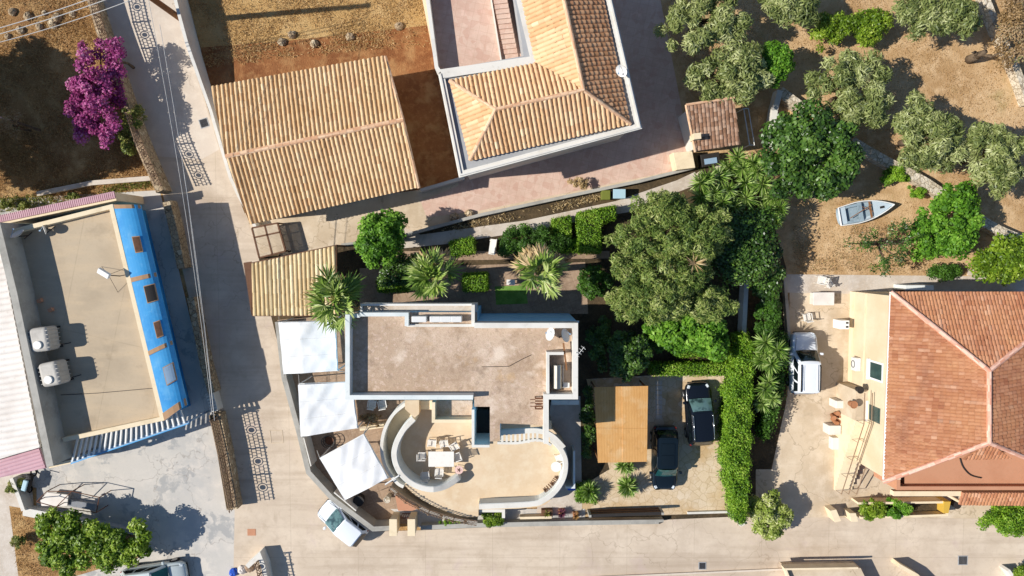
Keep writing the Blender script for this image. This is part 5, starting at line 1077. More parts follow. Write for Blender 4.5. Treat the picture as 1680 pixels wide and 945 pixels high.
tree(660, 440, 42, 30, 1.8, 'citrus', 'low dark bush in the shade between the green tree and the middle palm', 'bush', 'bush', leaf=(.18, .1), nl=4000, ncl=40, seed=38, z0=.1)
tree(1095, 345, 40, 30, 4.6, 'oliveyellow', 'yellowish green narrow tree at the top of the huge garden tree', 'tree', 'tree', leaf=(.22, .07), nl=6000, ncl=50, seed=39)
tree(950, 300, 16, 12, 1.0, 'deadleaf', 'small dry bush in the strip beside the garden path', 'bush', 'bush', leaf=(.14, .05), nl=800, ncl=14, seed=40, z0=.05)
fan_palm(548, 492, 54, 5.2, 'fan palm with grey green fronds leaning over the ribbed shelter', .12, 41, 36)
fan_palm(712, 455, 48, 5.0, 'fan palm with a mix of green and dry fronds, middle of the three', .36, 42, 36)
fan_palm(884, 448, 50, 5.2, 'fan palm with many pale dead fronds, right of the three', .6, 43, 36)
rs = np.random.default_rng(5); T = thing('dead_palm_fronds', 'pale dead fronds sticking out of the huge garden tree', 'palm', W(1140, 430, 0)); c = W(1140, 432, 5.9); p, d, nr, L, wd, v = rosette(rs, (c.x, c.y, 5.7), .75, 34, (5, 70), .05); leaf_obj('fronds', p, d, nr, L, wd, v, 'deadleaf', T); obj('trunk', MB().cyl((c.x, c.y, 0), (c.x, c.y, 5.6), .14, .1), 'palmbark', T)
H_ = 'clipped box hedges in the garden'
hedge([(737, 397), (776, 390), (779, 414), (741, 419)], 0, .9, 'hedgegreen', 'small clipped box hedge just right of the middle palm top', seed=1, nl=3500, group=H_)
hedge([(906, 361), (936, 355), (936, 388), (908, 392)], 0, 1.1, 'hedgegreen', 'clipped hedge block between the dark bush and the larger hedge', seed=2, nl=3500, group=H_)
hedge([(948, 350), (1010, 338), (1010, 356), (985, 366), (986, 414), (950, 414)], 0, 1.3, 'hedgegreen', 'large bright clipped hedge at the corner beside the huge garden tree', seed=3, nl=8000, group=H_)
hedge([(759, 451), (799, 448), (800, 476), (761, 477)], 0, .9, 'hedgegreen', 'square clipped hedge alone on the brown paving above the main house', seed=4, nl=3500, group=H_)
hedge([(618, 460), (668, 455), (670, 478), (620, 478)], 0, .7, 'hedgegreen', 'low light hedge left of the middle palm', seed=5, nl=3200, group=H_)
hedge([(1068, 598), (1206, 597), (1206, 616), (1070, 616)], 0, 1.1, 'hedgegreen', 'long narrow clipped hedge above the two dark parked cars', seed=6, nl=7000, group=H_)
hedge([(1108, 572), (1190, 568), (1192, 584), (1110, 586)], 0, .9, 'hedgegreen', 'narrow clipped hedge just under the bright green leafy tree', seed=7, nl=3500, group=H_)
hedge([(920, 395), (948, 392), (948, 412), (920, 414)], 0, .7, 'hedgegreen', 'smallest clipped hedge block beside the large corner hedge', seed=8, nl=2000, group=H_)
hedge([(1220, 552), (1236, 560), (1234, 640), (1229, 760), (1224, 856), (1212, 858), (1201, 800), (1194, 760), (1196, 700), (1201, 640), (1209, 590)], 0, 2.2, 'hedgegreen', 'tall bright green hedge running down between the parking and the courtyard', seed=9, nl=34000, leaf=(.13, .055), rough=.2, wav=.16)
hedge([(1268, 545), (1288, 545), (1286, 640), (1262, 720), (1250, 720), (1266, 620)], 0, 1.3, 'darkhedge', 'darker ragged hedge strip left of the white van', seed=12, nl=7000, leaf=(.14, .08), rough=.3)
hedge([(946, 798), (972, 796), (980, 826), (946, 824)], 0, .6, 'hedgegreen', 'low hedge patch at the corner below the reed carport shadow', seed=10, nl=2200, rough=.15)
YG = 'spiky yuccas behind the garden'
yucca((1185, 312), [(1161, 293), (1150, 300), (1173, 316), (1180, 290), (1196, 276), (1196, 311), (1205, 339), (1186, 331), (1150, 322)], .85, 'spiky yucca cluster nearest the counter block', YG, seed=51)
yucca((1232, 300), [(1219, 276), (1243, 281), (1224, 300), (1252, 302), (1224, 325), (1236, 268), (1212, 258)], .85, 'spiky yucca cluster between the counter block and dark citrus tree', YG, seed=52)
yucca((1270, 338), [(1261, 335), (1280, 323), (1280, 342), (1257, 351), (1273, 360), (1268, 322)], .8, 'spiky yucca cluster standing apart just below the dark citrus tree', YG, seed=53)
yucca((1265, 580), [(1256, 578), (1276, 574), (1250, 592), (1266, 598), (1256, 562), (1280, 588)], .85, 'spiky yucca overhanging the bonnet of the white van', YG, seed=54, zs=(2.4, 3.0))
yucca((1262, 650), [(1256, 640), (1268, 655), (1252, 664), (1262, 628)], .7, 'small dark yucca left of the white van', YG, seed=55)
yucca((968, 806), [(967, 806)], .95, 'single round spiky plant at the paving corner, left of the pair', 'round spiky plants by the carport', seed=56, zs=(.5, .6), n=170, name='cycad', wd=.09)
yucca((1030, 800), [(1030, 799)], .85, 'single round spiky plant below the reed carport, right of the pair', 'round spiky plants by the carport', seed=57, zs=(.5, .6), n=170, name='cycad', wd=.09)
yucca((1024, 768), [(1022, 766), (1032, 768)], .6, 'spiky plant tucked under the edge of the reed carport', seed=58, zs=(.5, .6), n=80, name='cycad')
tree(1265, 846, 39, 38, 2.2, 'paleshrub', 'round bush with pale flowers at the foot of the tall hedge', 'bush', 'bush', leaf=(.2, .1), nl=8000, ncl=80, cr=.35, seed=61, z0=.1, lump=.12)
tree(810, 851, 19, 18, 1.2, 'lemon', 'small round green bush in the gap of the white wall below the terrace', 'bush', 'bush', leaf=(.09, .06), nl=4000, ncl=50, cr=.22, seed=62, z0=.05, lump=.05)
tree(738, 857, 18, 7, .6, 'hedgegreen', 'low flat plant at the foot of the terrace railing', 'plant', 'plant', leaf=(.12, .06), nl=700, ncl=14, seed=63, z0=.05)
tree(1664, 853, 55, 30, 1.9, 'hedgegreen', 'large rounded green bush at the right end of the street', 'bush', 'bush', leaf=(.13, .08), nl=12000, ncl=110, cr=.4, seed=64, z0=.05, lump=.1)
tree(1680, 942, 18, 16, 1.2, 'lemon', 'small bush in the bottom right corner', 'bush', 'bush', leaf=(.12, .07), nl=2000, ncl=20, seed=65, z0=.05)
tree(1432, 838, 27, 19, 1.4, 'lemon', 'leafy shrub in the front planter, left one', 'shrub', 'shrub', leaf=(.18, .07), nl=2600, ncl=30, seed=66, z0=.1, lump=.3)
tree(1474, 836, 25, 17, 1.3, 'brightgreen', 'leafy shrub in the front planter, right one nearer the yellow end', 'shrub', 'shrub', leaf=(.18, .07), nl=2600, ncl=30, seed=67, z0=.1, lump=.3)
tree(100, 893, 50, 52, 2.8, 'lemon', 'lemon tree at the bottom left, left one of the pair', 'tree', 'lemon_tree', leaf=(.24, .13), nl=10500, ncl=66, cr=.48, seed=68, lump=.42, dens=.5)
tree(182, 897, 54, 44, 2.7, 'lemon', 'lemon tree at the bottom left, right one reaching towards the silver car', 'tree', 'lemon_tree', leaf=(.24, .13), nl=9500, ncl=60, cr=.46, seed=69, lump=.5, dens=.5)
tree(152, 155, 52, 74, 3.4, 'bougain', 'purple bougainvillea sprawling against the stone wall of the upper lane', 'bougainvillea', 'bougainvillea', leaf=(.16, .12), nl=8500, ncl=90, cr=.42, seed=71, lump=.45, z0=.6, fill=.15)
tree(212, 208, 24, 40, 1.8, 'weed', 'yellow green shrub beside the bougainvillea at the wall', 'shrub', 'shrub', leaf=(.16, .08), nl=2600, ncl=30, seed=72, z0=.05, lump=.35)
tree(186, 95, 26, 34, 2.8, 'bougain', 'smaller upper spray of purple bougainvillea hanging over the lane wall', 'bougainvillea', 'bougainvillea', leaf=(.14, .11), nl=1800, ncl=26, cr=.35, seed=73, lump=.4, z0=1.0)
tree(-214, 185, 110, 135, 7.5, 'citrus', 'big dark tree at the left edge casting a black shadow on the dry field', 'tree', 'tree', leaf=(.42, .3), nl=26000, ncl=140, cr=1.1, seed=74, lump=.32, fill=.05)
tree(15, 205, 26, 22, 2.4, 'brownshrub', 'greyish bare shrub at the left edge beside a leaning post', 'shrub', 'shrub', leaf=(.12, .05), nl=900, ncl=20, seed=75, lump=.4)
tree(20, 800, 16, 14, 1.0, 'weed', 'small weed bush beside the covered motor bike', 'bush', 'bush', leaf=(.14, .08), nl=900, ncl=16, seed=76, z0=.05)
tree(30, 890, 14, 18, .8, 'weed', 'low dark weed bush left of the lemon trees', 'bush', 'bush', leaf=(.14, .07), nl=800, ncl=16, seed=77, z0=.05)
for i, (x, y, lab) in enumerate(((8, 335, 'leftmost low bush along the pink tiled wall'), (35, 340, 'second low bush along the pink tiled wall'), (120, 322, 'low bush along the pink tiled wall, near its middle'))):
    tree(x, y, 14, 9, .9, 'weed', lab, 'bush', 'bush', leaf=(.13, .07), nl=700, ncl=14, seed=80 + i, z0=.05, group='low bushes along the pink tiled wall')
# fallen stump in the orchard and post by the field
T = thing('tree_stump', 'bare grey tree stump with short branches on the tan clearing', 'tree stump', W(1588, 98, 0)); c = W(1590, 98, 0)
b = MB(); b.tube([c - Vector((0, 0, .1)), c + Vector((-.1, 0, .9)), c + Vector((.05, .1, 1.5))], [.3, .24, .14], 9); b.tube([c + Vector((-.1, 0, .9)), c + Vector((-.5, .1, 1.3)), c + Vector((-.9, .0, 1.6))], [.14, .1, .03], 7); b.tube([c + Vector((0, 0, 1.2)), c + Vector((.3, -.3, 1.7)), c + Vector((.4, -.2, 2.2))], [.1, .07, .03], 7); b.tube([c + Vector((0, 0, 1.3)), c + Vector((-.1, .4, 1.8))], [.09, .03], 7)
obj('trunk', b, 'bark', T, smooth_=True)
T = thing('leaning_post', 'leaning dark post with a pink and white wrap in the dry field', 'post', W(66, 214, 0)); c = W(66, 214, 0)
obj('post', MB().tube([c, c + Vector((-.9, .4, 1.4))], .09), 'bark', T); obj('wrap', MB().tube([c + Vector((-.5, .22, .8)), c + Vector((-1.6, .6, 1.9))], [.07, .05]), 'pinkplastic', T)
for i, (x, y) in enumerate(((463, 70), (516, 73), (575, 61), (655, 44), (480, 58))):
    stone(x, y, .28, 'stonewall', ('flat dark stone on the dry lot, leftmost', 'flat dark stone on the dry lot, second from left', 'flat dark stone in the middle of the dry lot', 'flat dark stone on the dry lot near the balcony wall', 'pale stone on the dry lot above the leftmost one')[i], group='stones on the dry lot')
rr = random.Random(3)
spots = [(20, 20), (45, 28), (70, 22), (95, 30), (118, 24), (60, 45), (30, 50), (10, 60), (85, 40)]
for i, (x, y) in enumerate(spots): stone(x + rr.random() * 6, y, rr.uniform(.18, .34), 'stonewall', ('grey brown stone under the cables, leftmost of the upper row', 'grey brown stone under the cables, second of the upper row', 'grey brown stone under the cables, third of the upper row', 'grey brown stone under the cables, fourth of the upper row', 'grey brown stone under the cables, nearest the lane wall', 'grey brown stone under the cables, right one of the lower row', 'grey brown stone under the cables, middle one of the lower row', 'grey brown stone under the cables, lowest at the left edge', 'grey brown stone under the cables, between the two rows')[i], group='loose stones under the overhead cables')
for x, y, r_, lab in ((745, 357, .3, 'brown rock on the concrete driveway near the green tree'), (770, 352, .34, 'darker rock on the concrete driveway, right one'), (1150, 288, .3, 'pale rock by the end of the driveway'), (1178, 280, .34, 'white rock among the yuccas')):
    stone(x, y, r_, 'stonewall' if x < 1000 else 'whitestone', lab)

# ---------------------------------------------------------------- utility pole and cables
T = thing('utility_pole', 'tall dark utility pole at the top of the lane with a long shadow', 'utility pole', W(304, 36, 0)); c = W(304, 36, 0)
obj('pole', MB().cyl(c, c + Vector((0, 0, 10)), .2, .15, 12), 'wood', T)
obj('crossarm', MB().box(c + Vector((0, 0, 9.4)), (1.4, .12, .12), .3), 'wood', T)
def cable(p, q, sag, label, r=.014):
    n = 24; pts = []
    for i in range(n + 1): t = i / n; v = p.lerp(q, t); v.z -= sag * 4 * t * (1 - t); pts.append(v)
    tag(obj('overhead_cable', MB().tube(pts, r, 5), 'cable', loc=(p.x, p.y, 0)), label, 'cable', 'overhead cables')
cable(W(232, -60, 8.5), W(348, 680, 4.8), .6, 'overhead cable along the lane, the one nearer the blue building')
cable(W(262, 40, 8.2), W(352, 690, 5.0), .5, 'overhead cable along the lane, the middle one')
cable(W(300, 270, 6.2), W(352, 690, 4.6), .1, 'overhead cable along the lane, the short one ending at the vent block')
cable(W(-60, 62, 7.0), W(220, -30, 8.5), .3, 'upper overhead cable crossing the top left corner', .022)
cable(W(-60, 72, 6.8), W(235, -24, 8.4), .3, 'middle overhead cable crossing the top left corner', .022)
cable(W(-60, 84, 6.6), W(240, -10, 8.3), .4, 'lowest overhead cable crossing the top left corner', .018)

# ---------------------------------------------------------------- vehicles
def loft(secs, n=None):
    mb = MB(); vs = [p for s_ in secs for p in s_]; m = len(secs[0]); fs = []
    for i in range(len(secs) - 1):
        for j in range(m): fs.append((i * m + j, i * m + (j + 1) % m, (i + 1) * m + (j + 1) % m, (i + 1) * m + j))
    fs += [tuple(range(m))[::-1], tuple((len(secs) - 1) * m + j for j in range(m))]
    return mb.add(vs, fs)
def car(name, px, py, ang, L, Wd, Hh, paint, label, cat='car', glass='darkglass', ws=(.22, .02), roof=(-.05, -.42), rearw=-.46, hood=.62, rails=False, sunroof=False, group=None, hatch=True, boxy=False, windows=True):
    c = W(px, py, Hh * .5); T = thing(name, label, cat, (0, 0, 0), group)
    w = Wd / 2; belt = Hh * .60
    def sec(x, wk, zt, zb=.22, ed=.9):
        ww = w * wk
        h = [(-ww * .86, zb), (-ww, zb + .18), (-ww, belt * .78), (-ww * ed, zt - .05), (-ww * .55, zt), (0, zt + .015), (ww * .55, zt), (ww * ed, zt - .05), (ww, belt * .78), (ww, zb + .18), (ww * .86, zb)]
        return [(x, y, z) for y, z in h]
    hz = belt * .93; f = L / 2
    secs = [sec(-f, .70, belt * .8, .35, .85), sec(-f + .05, .84, belt * .96, .28), sec(-f + .3, .95, belt, .22), sec(-f * .6, 1, belt), sec(0, 1, belt), sec(f * .35, 1, belt), sec(f * .5, .99, hz * 1.02), sec(f * .78, .95, hz * .95), sec(f - .14, .85, hz * .84, .26), sec(f - .03, .70, hz * .72, .32), sec(f, .55, hz * .62, .36)]
    secs = [[(p[0], p[1], p[2]) for p in s_] for s_ in secs]
    body = obj('body', loft(secs), paint, T, smooth_=True, sub=2)
    # cabin
    xf0, xf1 = ws[0] * L, ws[1] * L; xr1, xr0 = roof[1] * L, rearw * L; wb = w * .93; wt = w * (.80 if not boxy else .79); zr = Hh
    def bez(u0, u1, n): return [u0 + (u1 - u0) * i / n for i in range(n + 1)]
    def grid(a, b_, c_, d_, bulge, nrm, nu=8, nv=6, lift=0):
        vs = []; fs = []
        for i in range(nu + 1):
            for j in range(nv + 1):
                u = i / nu; v = j / nv; p = Vector(a).lerp(Vector(b_), u).lerp(Vector(d_).lerp(Vector(c_), u), v)
                p += Vector(nrm) * (bulge * (1 - (2 * u - 1) ** 2) * (1 if nv < 2 else (1 - .35 * (2 * v - 1) ** 2)) + lift); vs.append(p)
        for i in range(nu):
            for j in range(nv): fs.append((i * (nv + 1) + j, (i + 1) * (nv + 1) + j, (i + 1) * (nv + 1) + j + 1, i * (nv + 1) + j + 1))
        return MB().add(vs, fs)
    zb = belt - .02
    # inner shell of the cabin in paint: pillars and roof
    rs_ = MB(); n = 10; vs = []; fs = []
    def ringat(z, k):
        a = wb + (wt - wb) * k; x0 = xf0 + (xf1 - xf0) * k; x1 = xr0 + (xr1 - xr0) * k; return [(x0 + .04, -a * .72, z), (x0 - .10, -a, z), (x1 + .12, -a, z), (x1 - .0, -a * .75, z), (x1 - .0, a * .75, z), (x1 + .12, a, z), (x0 - .10, a, z), (x0 + .04, a * .72, z)]
    r0, r1, r2 = ringat(zb, 0), ringat(zr - .09, .93), ringat(zr - .03, 1.08)
    m = 8; vs = r0 + r1 + r2
    for q in range(2):
        for j in range(m): fs.append((q * m + j, q * m + (j + 1) % m, (q + 1) * m + (j + 1) % m, (q + 1) * m + j))
    ci = len(vs); vs += [((xf1 + xr1) / 2, 0, zr)]
    fs += [(2 * m + j, 2 * m + (j + 1) % m, ci) for j in range(m)]
    cb = MB().add(vs, fs); cb.f = [f_ for f_ in cb.f]
    cbo = obj('cabin', cb, paint, T, smooth_=True, bevel=.09 if boxy else .06); cbo.modifiers['bevel'].segments = 4
    rf_ = grid((xf1 - .05, -wt * .93, zr - .03), (xf1 - .05, wt * .93, zr - .03), (xr1 + .06, wt * .9, zr - .035), (xr1 + .06, -wt * .9, zr - .035), .045, (0, 0, 1), 8, 6, .01)
    if Vector((0, 0, 1)).dot((Vector(rf_.v[rf_.f[0][1]]) - Vector(rf_.v[rf_.f[0][0]])).cross(Vector(rf_.v[rf_.f[0][3]]) - Vector(rf_.v[rf_.f[0][0]]))) < 0: rf_.f = [q[::-1] for q in rf_.f]
    rfo = obj('roof', rf_, paint, T, smooth_=True)
    wsn = Vector((zr - zb, 0, xf0 - xf1)).normalized(); 
    o = obj('windscreen', grid((xf0 + .06, -wb * .86, zb + .03), (xf0 + .06, wb * .86, zb + .03), (xf1 + .03, wt * .86, zr - .055), (xf1 + .03, -wt * .86, zr - .055), .09, wsn, 10, 5, .03), glass, T, smooth_=True)
    rn = Vector((-(zr - zb), 0, max(xr1 - xr0, .02))).normalized()
    obj('rear_window', grid((xr0 - .0, -wb * .78, zb + .1), (xr0 - .0, wb * .78, zb + .1), (xr1 - .0, wt * .8, zr - .08), (xr1 - .0, -wt * .8, zr - .08), .03, rn, 8, 3, .02), 'darkglass', T, smooth_=True)
    for sgn in (-1, 1):
        sn = Vector((0, sgn * (zr - zb), wb - wt)).normalized(); nw = 3
        for k in range(nw):
            t0 = k / nw + .03; t1 = (k + 1) / nw - .03
            lo = lambda t: (xf0 - .16 + (xr0 + .16 - xf0 + .1) * t, sgn * (wb + (wt - wb) * .12), zb + .12)
            hi = lambda t: (xf1 - .12 + (xr1 + .12 - xf1 + .05) * t, sgn * (wb + (wt - wb) * .78), zr - .2)
            obj('side_window', grid(lo(t0), lo(t1), hi(t1), hi(t0), .005, sn, 2, 2, .016), 'darkglass', T)
        ax = f * .62
        for x in (ax, -ax * .98):
            wh = obj('wheel', MB().cyl((x, sgn * (w - .2), .33), (x, sgn * (w - .0), .33), .33, n=20), 'tyre', T, bevel=.03)
            obj('rim', MB().cyl((x, sgn * (w - .02), .33), (x, sgn * (w + .012), .33), .21, .19, 12), 'rim', wh)
        obj('mirror', MB().box((xf0 - .12, sgn * (w + .1), belt + .06), (.16, .22, .15)), paint, T, bevel=.04)
        obj('headlight', MB().box((f - .24, sgn * w * .66, hz * .8), (.24, .2, .1), -sgn * .45, ry=.25), 'headlamp', T, bevel=.04)
        obj('tail_light', MB().box((-f + .14, sgn * w * .72, belt * .8), (.12, .2, .16), sgn * .3), 'redlamp', T, bevel=.03)
        if rails: obj('roof_rail', MB().tube([(xf1 - .15, sgn * wt * .86, zr + .02), (xf1 - .3, sgn * wt * .88, zr + .07), (xr1 + .25, sgn * wt * .88, zr + .07), (xr1 + .12, sgn * wt * .86, zr + .02)], .045 if isinstance(rails, str) else .025, 8), rails if isinstance(rails, str) else 'chrome', T, smooth_=True)
    if boxy:
        for yy in (-.5, .5): obj('roof_rib', MB().box(((xf1 + xr1) / 2, yy * w, zr + .035), ((xf1 - xr1) * .82, .05, .03)), paint, T, bevel=.01)
    if sunroof:
        for k in range(2): obj('sunroof', grid((xf1 - .2 - .75 * k, -wt * .62, zr), (xf1 - .2 - .75 * k, wt * .62, zr), (xf1 - .88 - .75 * k, wt * .62, zr), (xf1 - .88 - .75 * k, -wt * .62, zr), .03, (0, 0, 1), 6, 2, .035), 'darkglass', T, smooth_=True)
    b = MB()
    for x in (f * .42, -f * .9): b.box((x, 0, belt * (.985 if x > 0 else 1.0)), (.012, w * 1.5, .03))
    for sgn in (-1, 1): b.box((f * .66, sgn * w * .74, hz * .985), (f * .44, .012, .03), -sgn * .06)
    obj('panel_gap', b, 'blackplastic', T)
    b = MB()
    for sgn in (-1, 1): b.cyl((xf0 + .07, sgn * .1 - .3, zb + .06), (xf0 + .0, sgn * .1 + .25, zb + .16), .012, n=5)
    obj('wiper', b, 'blackplastic', T)
    obj('bumper', MB().box((f - .06, 0, .36), (.16, Wd * .66, .14)), 'blackplastic', T, bevel=.04)
    T.location = (c.x, c.y, .02); T.rotation_euler = (0, 0, ang); return T
car('parked_car', 1091, 752, R(-90), 4.3, 1.72, 1.6, 'cargreen', 'very dark green car with glass roof, parked partly under the reed carport', glass='tealglass', sunroof=True, ws=(.23, .1), roof=(.08, -.36), rearw=-.44)
car('parked_car', 1148, 680, R(94), 4.15, 1.8, 1.62, 'carblack', 'black estate car with silver roof rails, parked beside the tall hedge', glass='paleglass', rails=True, ws=(.24, .08), roof=(.06, -.38), rearw=-.46)
car('parked_van', 1320, 597, R(90), 4.05, 1.74, 1.85, 'carwhite', 'white van with a blue reflecting bonnet in the courtyard', 'van', ws=(.2, .06), roof=(.05, -.43), rearw=-.47, boxy=True, rails='darkmetal')
car('parked_car', 562, 858, R(141), 3.45, 1.6, 1.45, 'carwhite', 'small white hatchback parked against the angled court wall', glass='paleglass', ws=(.24, .02), roof=(.0, -.4), rearw=-.48)
car('parked_car', 252, 948, R(8), 4.3, 1.75, 1.5, 'carsilver', 'silver grey car cut by the bottom edge below the lemon trees', glass='tealglass', ws=(.24, .06), roof=(.04, -.36), rearw=-.46)

# rowing boat
def boat(px, py, ang):
    c = W(px, py, .3); T = thing('rowing_boat', 'pale blue grey rowing boat lying on the dry ground', 'boat', (0, 0, 0)); L = 3.5; n = 16
    def hw(t): return .68 * (1 - (max(0, t - .3) / .7) ** 2.2) * (.86 + .14 * min(1, t / .3))
    out = MB(); secs_o = []; secs_i = []
    vs = []; fs = []; m = 9
    for shell, (dw, dz) in enumerate(((0, 0), (-.05, .05))):
        for i in range(n + 1):
            t = i / n; x = -L / 2 + L * t; w_ = max(hw(t) + dw, .015); zt = .52 + .16 * t * t
            for j in range(m):
                a = math.pi * j / (m - 1); vs.append((x - (0 if not shell else .03 * t), -w_ * math.cos(a), (zt if shell == 0 else zt - .002) - (zt - .06 - dz) * math.sin(a) ** .6))
    for sh in range(2):
        o = sh * (n + 1) * m
        for i in range(n):
            for j in range(m - 1): q = (o + i * m + j, o + i * m + j + 1, o + (i + 1) * m + j + 1, o + (i + 1) * m + j); fs.append(q if sh else q[::-1])
    obj('hull', MB().add(vs, fs), 'boathull', T, smooth_=True)
    obj('floor', MB().prism([(-L / 2 + L * i / n, -hw(i / n) * .72) for i in range(1, n - 2)] + [(-L / 2 + L * i / n, hw(i / n) * .72) for i in range(n - 3, 0, -1)], .2, .23), 'boatin', T)
    gw = [(-L / 2 + L * i / n, -hw(i / n), .54 + .16 * (i / n) ** 2) for i in range(n + 1)]; gw2 = [(x, -y, z) for x, y, z in gw]
    obj('gunwale', MB().tube([Vector(p) for p in gw], .035, 6).tube([Vector(p) for p in gw2], .035, 6).cyl(gw[0], gw2[0], .05), 'whitepaint', T)
    dk = [(gw[i][0], gw[i][1] * .97) for i in range(n - 6, n + 1)] + [(gw2[i][0], gw2[i][1] * .97) for i in range(n, n - 7, -1)]; obj('foredeck', MB().prism(dk, .56, .585), 'boathull', T)
    obj('thwart', MB().box((-.35, 0, .46), (.26, 1.24, .04)), 'boatin', T); obj('thwart', MB().box((-1.5, 0, .46), (.4, 1.1, .04)), 'boathull', T); obj('thwart', MB().box((.3, 0, .48), (.12, 1.2, .04)), 'wood', T)
    obj('bench', MB().box((-.95, -.5, .44), (.9, .16, .03)).box((-.95, .5, .44), (.9, .16, .03)), 'boatin', T)
    obj('hatch', MB().box((1.0, 0, .6), (.28, .14, .03)), 'darkmetal', T)
    b = MB(); b.cyl((-1.1, -.25, .5), (.4, .3, .55), .025); b.cyl((-.2, .3, .5), (.5, -.2, .55), .02); obj('oar', b, 'wood', T)
    T.location = (c.x, c.y, .02); T.rotation_euler = (R(4), 0, ang)
boat(1418, 345, R(13))

# ---------------------------------------------------------------- furniture
def chair_proto(label):
    T = thing('garden_chair', label, 'chair', (0, 0, 0), 'white plastic chairs on the terrace')
    b = MB()
    for k in range(5): b.box((-.18 + .09 * k, 0, .43), (.07, .44, .03))
    b.box((0, -.21, .425), (.46, .04, .035)); b.box((0, .21, .425), (.46, .04, .035)); obj('seat', b, 'whiteplastic', T)
    b = MB()
    for k in range(5): b.box((-.25 - .0, -.16 + .08 * k, .66), (.03, .045, .42), ry=-.2)
    b.box((-.29, 0, .87), (.04, .44, .06)); b.box((-.24, 0, .5), (.04, .44, .05)); obj('backrest', b, 'whiteplastic', T)
    for sx in (-1, 1):
        for sy in (-1, 1): obj('leg', MB().cyl((sx * .2, sy * .2, .42), (sx * .24, sy * .23, 0), .022, .018, 6), 'whiteplastic', T)
    for sy in (-1, 1): obj('armrest', MB().box((-.02, sy * .25, .64), (.46, .05, .03)).cyl((.19, sy * .25, .42), (.19, sy * .25, .63), .018, n=6), 'whiteplastic', T)
    return T
zt = 1.4; c = W(724, 753, 2.1); T = thing('terrace_table', 'white rectangular table on the round end of the terrace', 'table', (c.x, c.y, zt))
obj('tabletop', MB().box((c.x, c.y, zt + .73), (1.62, .98, .04)), 'whiteplastic', T, bevel=.015)
for sx in (-1, 1):
    for sy in (-1, 1): obj('leg', MB().cyl((c.x + sx * .7, c.y + sy * .4, zt), (c.x + sx * .7, c.y + sy * .4, zt + .71), .03), 'whiteplastic', T)
spots = [(709, 727, -95, 'white plastic chair above the table, left one'), (729, 728, -80, 'white plastic chair above the table, middle one'), (746, 733, -60, 'white plastic chair at the upper right corner of the table'), (750, 749, 200, 'turned white plastic chair at the right end of the table'), (693, 748, 0, 'white plastic chair at the left end of the table'), (698, 780, 95, 'white plastic chair below the table, left one'), (721, 774, 85, 'white plastic chair below the table, right one')]
pr = chair_proto(spots[0][3])
for i, (x, y, a, lab) in enumerate(spots):
    c = W(x, y, zt + .45); o = pr if i == 0 else dup(pr, label=lab); o.location = (c.x, c.y, zt); o.rotation_euler = (0, 0, R(a))
c = W(753, 771, zt + .5); T = thing('side_table', 'small round pinkish side table right of the white chairs', 'side table', (c.x, c.y, zt)); obj('tabletop', MB().cyl((c.x, c.y, zt + .48), (c.x, c.y, zt + .51), .27, n=20), 'pinkplastic', T)
for k in range(3): obj('leg', MB().cyl((c.x + .05 * math.cos(k * 2.1), c.y + .05 * math.sin(k * 2.1), zt + .48), (c.x + .24 * math.cos(k * 2.1), c.y + .24 * math.sin(k * 2.1), zt), .018, n=6), 'whiteplastic', T)
b = MB()
for k in range(5): a = k * 1.257; b.box((c.x + .07 * math.cos(a), c.y + .07 * math.sin(a), zt + .53), (.13, .03, .02), a)
tag(obj('starfish_ornament', b, 'rustmetal', loc=(c.x, c.y, zt + .51)), 'dark star shaped ornament on the pinkish side table', 'ornament')
c = W(912, 765, zt + .5); T = thing('round_table', 'white round table at the right end of the terrace', 'table', (c.x, c.y, zt)); obj('tabletop', MB().cyl((c.x, c.y, zt + .6), (c.x, c.y, zt + .63), .33, n=24), 'whiteplastic', T); obj('pedestal', MB().cyl((c.x, c.y, zt), (c.x, c.y, zt + .6), .1, .04, 10), 'whiteplastic', T)
c = W(917, 752, zt + .4); o = dup(pr, label='white plastic chair beside the round table at the terrace end'); o.location = (c.x, c.y, zt); o.rotation_euler = (0, 0, R(200))
T = thing('wooden_bench', 'curved slatted bench along the right wall of the terrace', 'bench', W(903, 795, zt)); b = MB()
pa = smooth([(915, 782), (907, 794), (893, 806)], 5)
for k in range(len(pa) - 1): p = W(pa[k][0], pa[k][1], zt + .4); q = W(pa[k + 1][0], pa[k + 1][1], zt + .4); d = q - p; b.box((p + q) / 2, (d.length * .45, .4, .04), math.atan2(d.y, d.x))
obj('seat', b, 'woodbrown', T)
for k in (1, 5, 9):
    if k < len(pa): p = W(pa[k][0], pa[k][1], zt); obj('leg', MB().box((p.x, p.y, zt + .19), (.06, .3, .38), .8), 'darkmetal', T)
# front court pieces
c = W(538, 725, .5); T = thing('fire_basket', 'round black metal basket on a brown patch beside the white canopies', 'basket', (c.x, c.y, 0)); b = MB()
for r_, z in ((.42, .5), (.36, .3), (.28, .12)): b.ring((c.x, c.y, z), r_, .025, n=20)
for k in range(10): a = k * .628; b.cyl((c.x + .28 * math.cos(a), c.y + .28 * math.sin(a), .1), (c.x + .42 * math.cos(a), c.y + .42 * math.sin(a), .5), .015, n=5)
obj('cage', b, 'darkmetal', T); obj('bowl', MB().cyl((c.x, c.y, .1), (c.x, c.y, .14), .28, n=18), 'rustmetal', T)
def round_thing(name, px, py, r, h, m, label, cat, z=0.0, top=None):
    c = W(px, py, z + h); T = thing(name, label, cat, (c.x, c.y, z)); obj('body', MB().cyl((c.x, c.y, z), (c.x, c.y, z + h), r * .8, r, 16), m, T)
    obj('rim', MB().ring((c.x, c.y, z + h), r, .03, n=18), m, T)
    if top: obj('earth', MB().cyl((c.x, c.y, z + h - .06), (c.x, c.y, z + h - .02), r * .93, n=16), top, T)
round_thing('barrel', 588, 822, .34, .7, 'darkmetal', 'dark round barrel in the court behind the diagonal canopy', 'barrel')
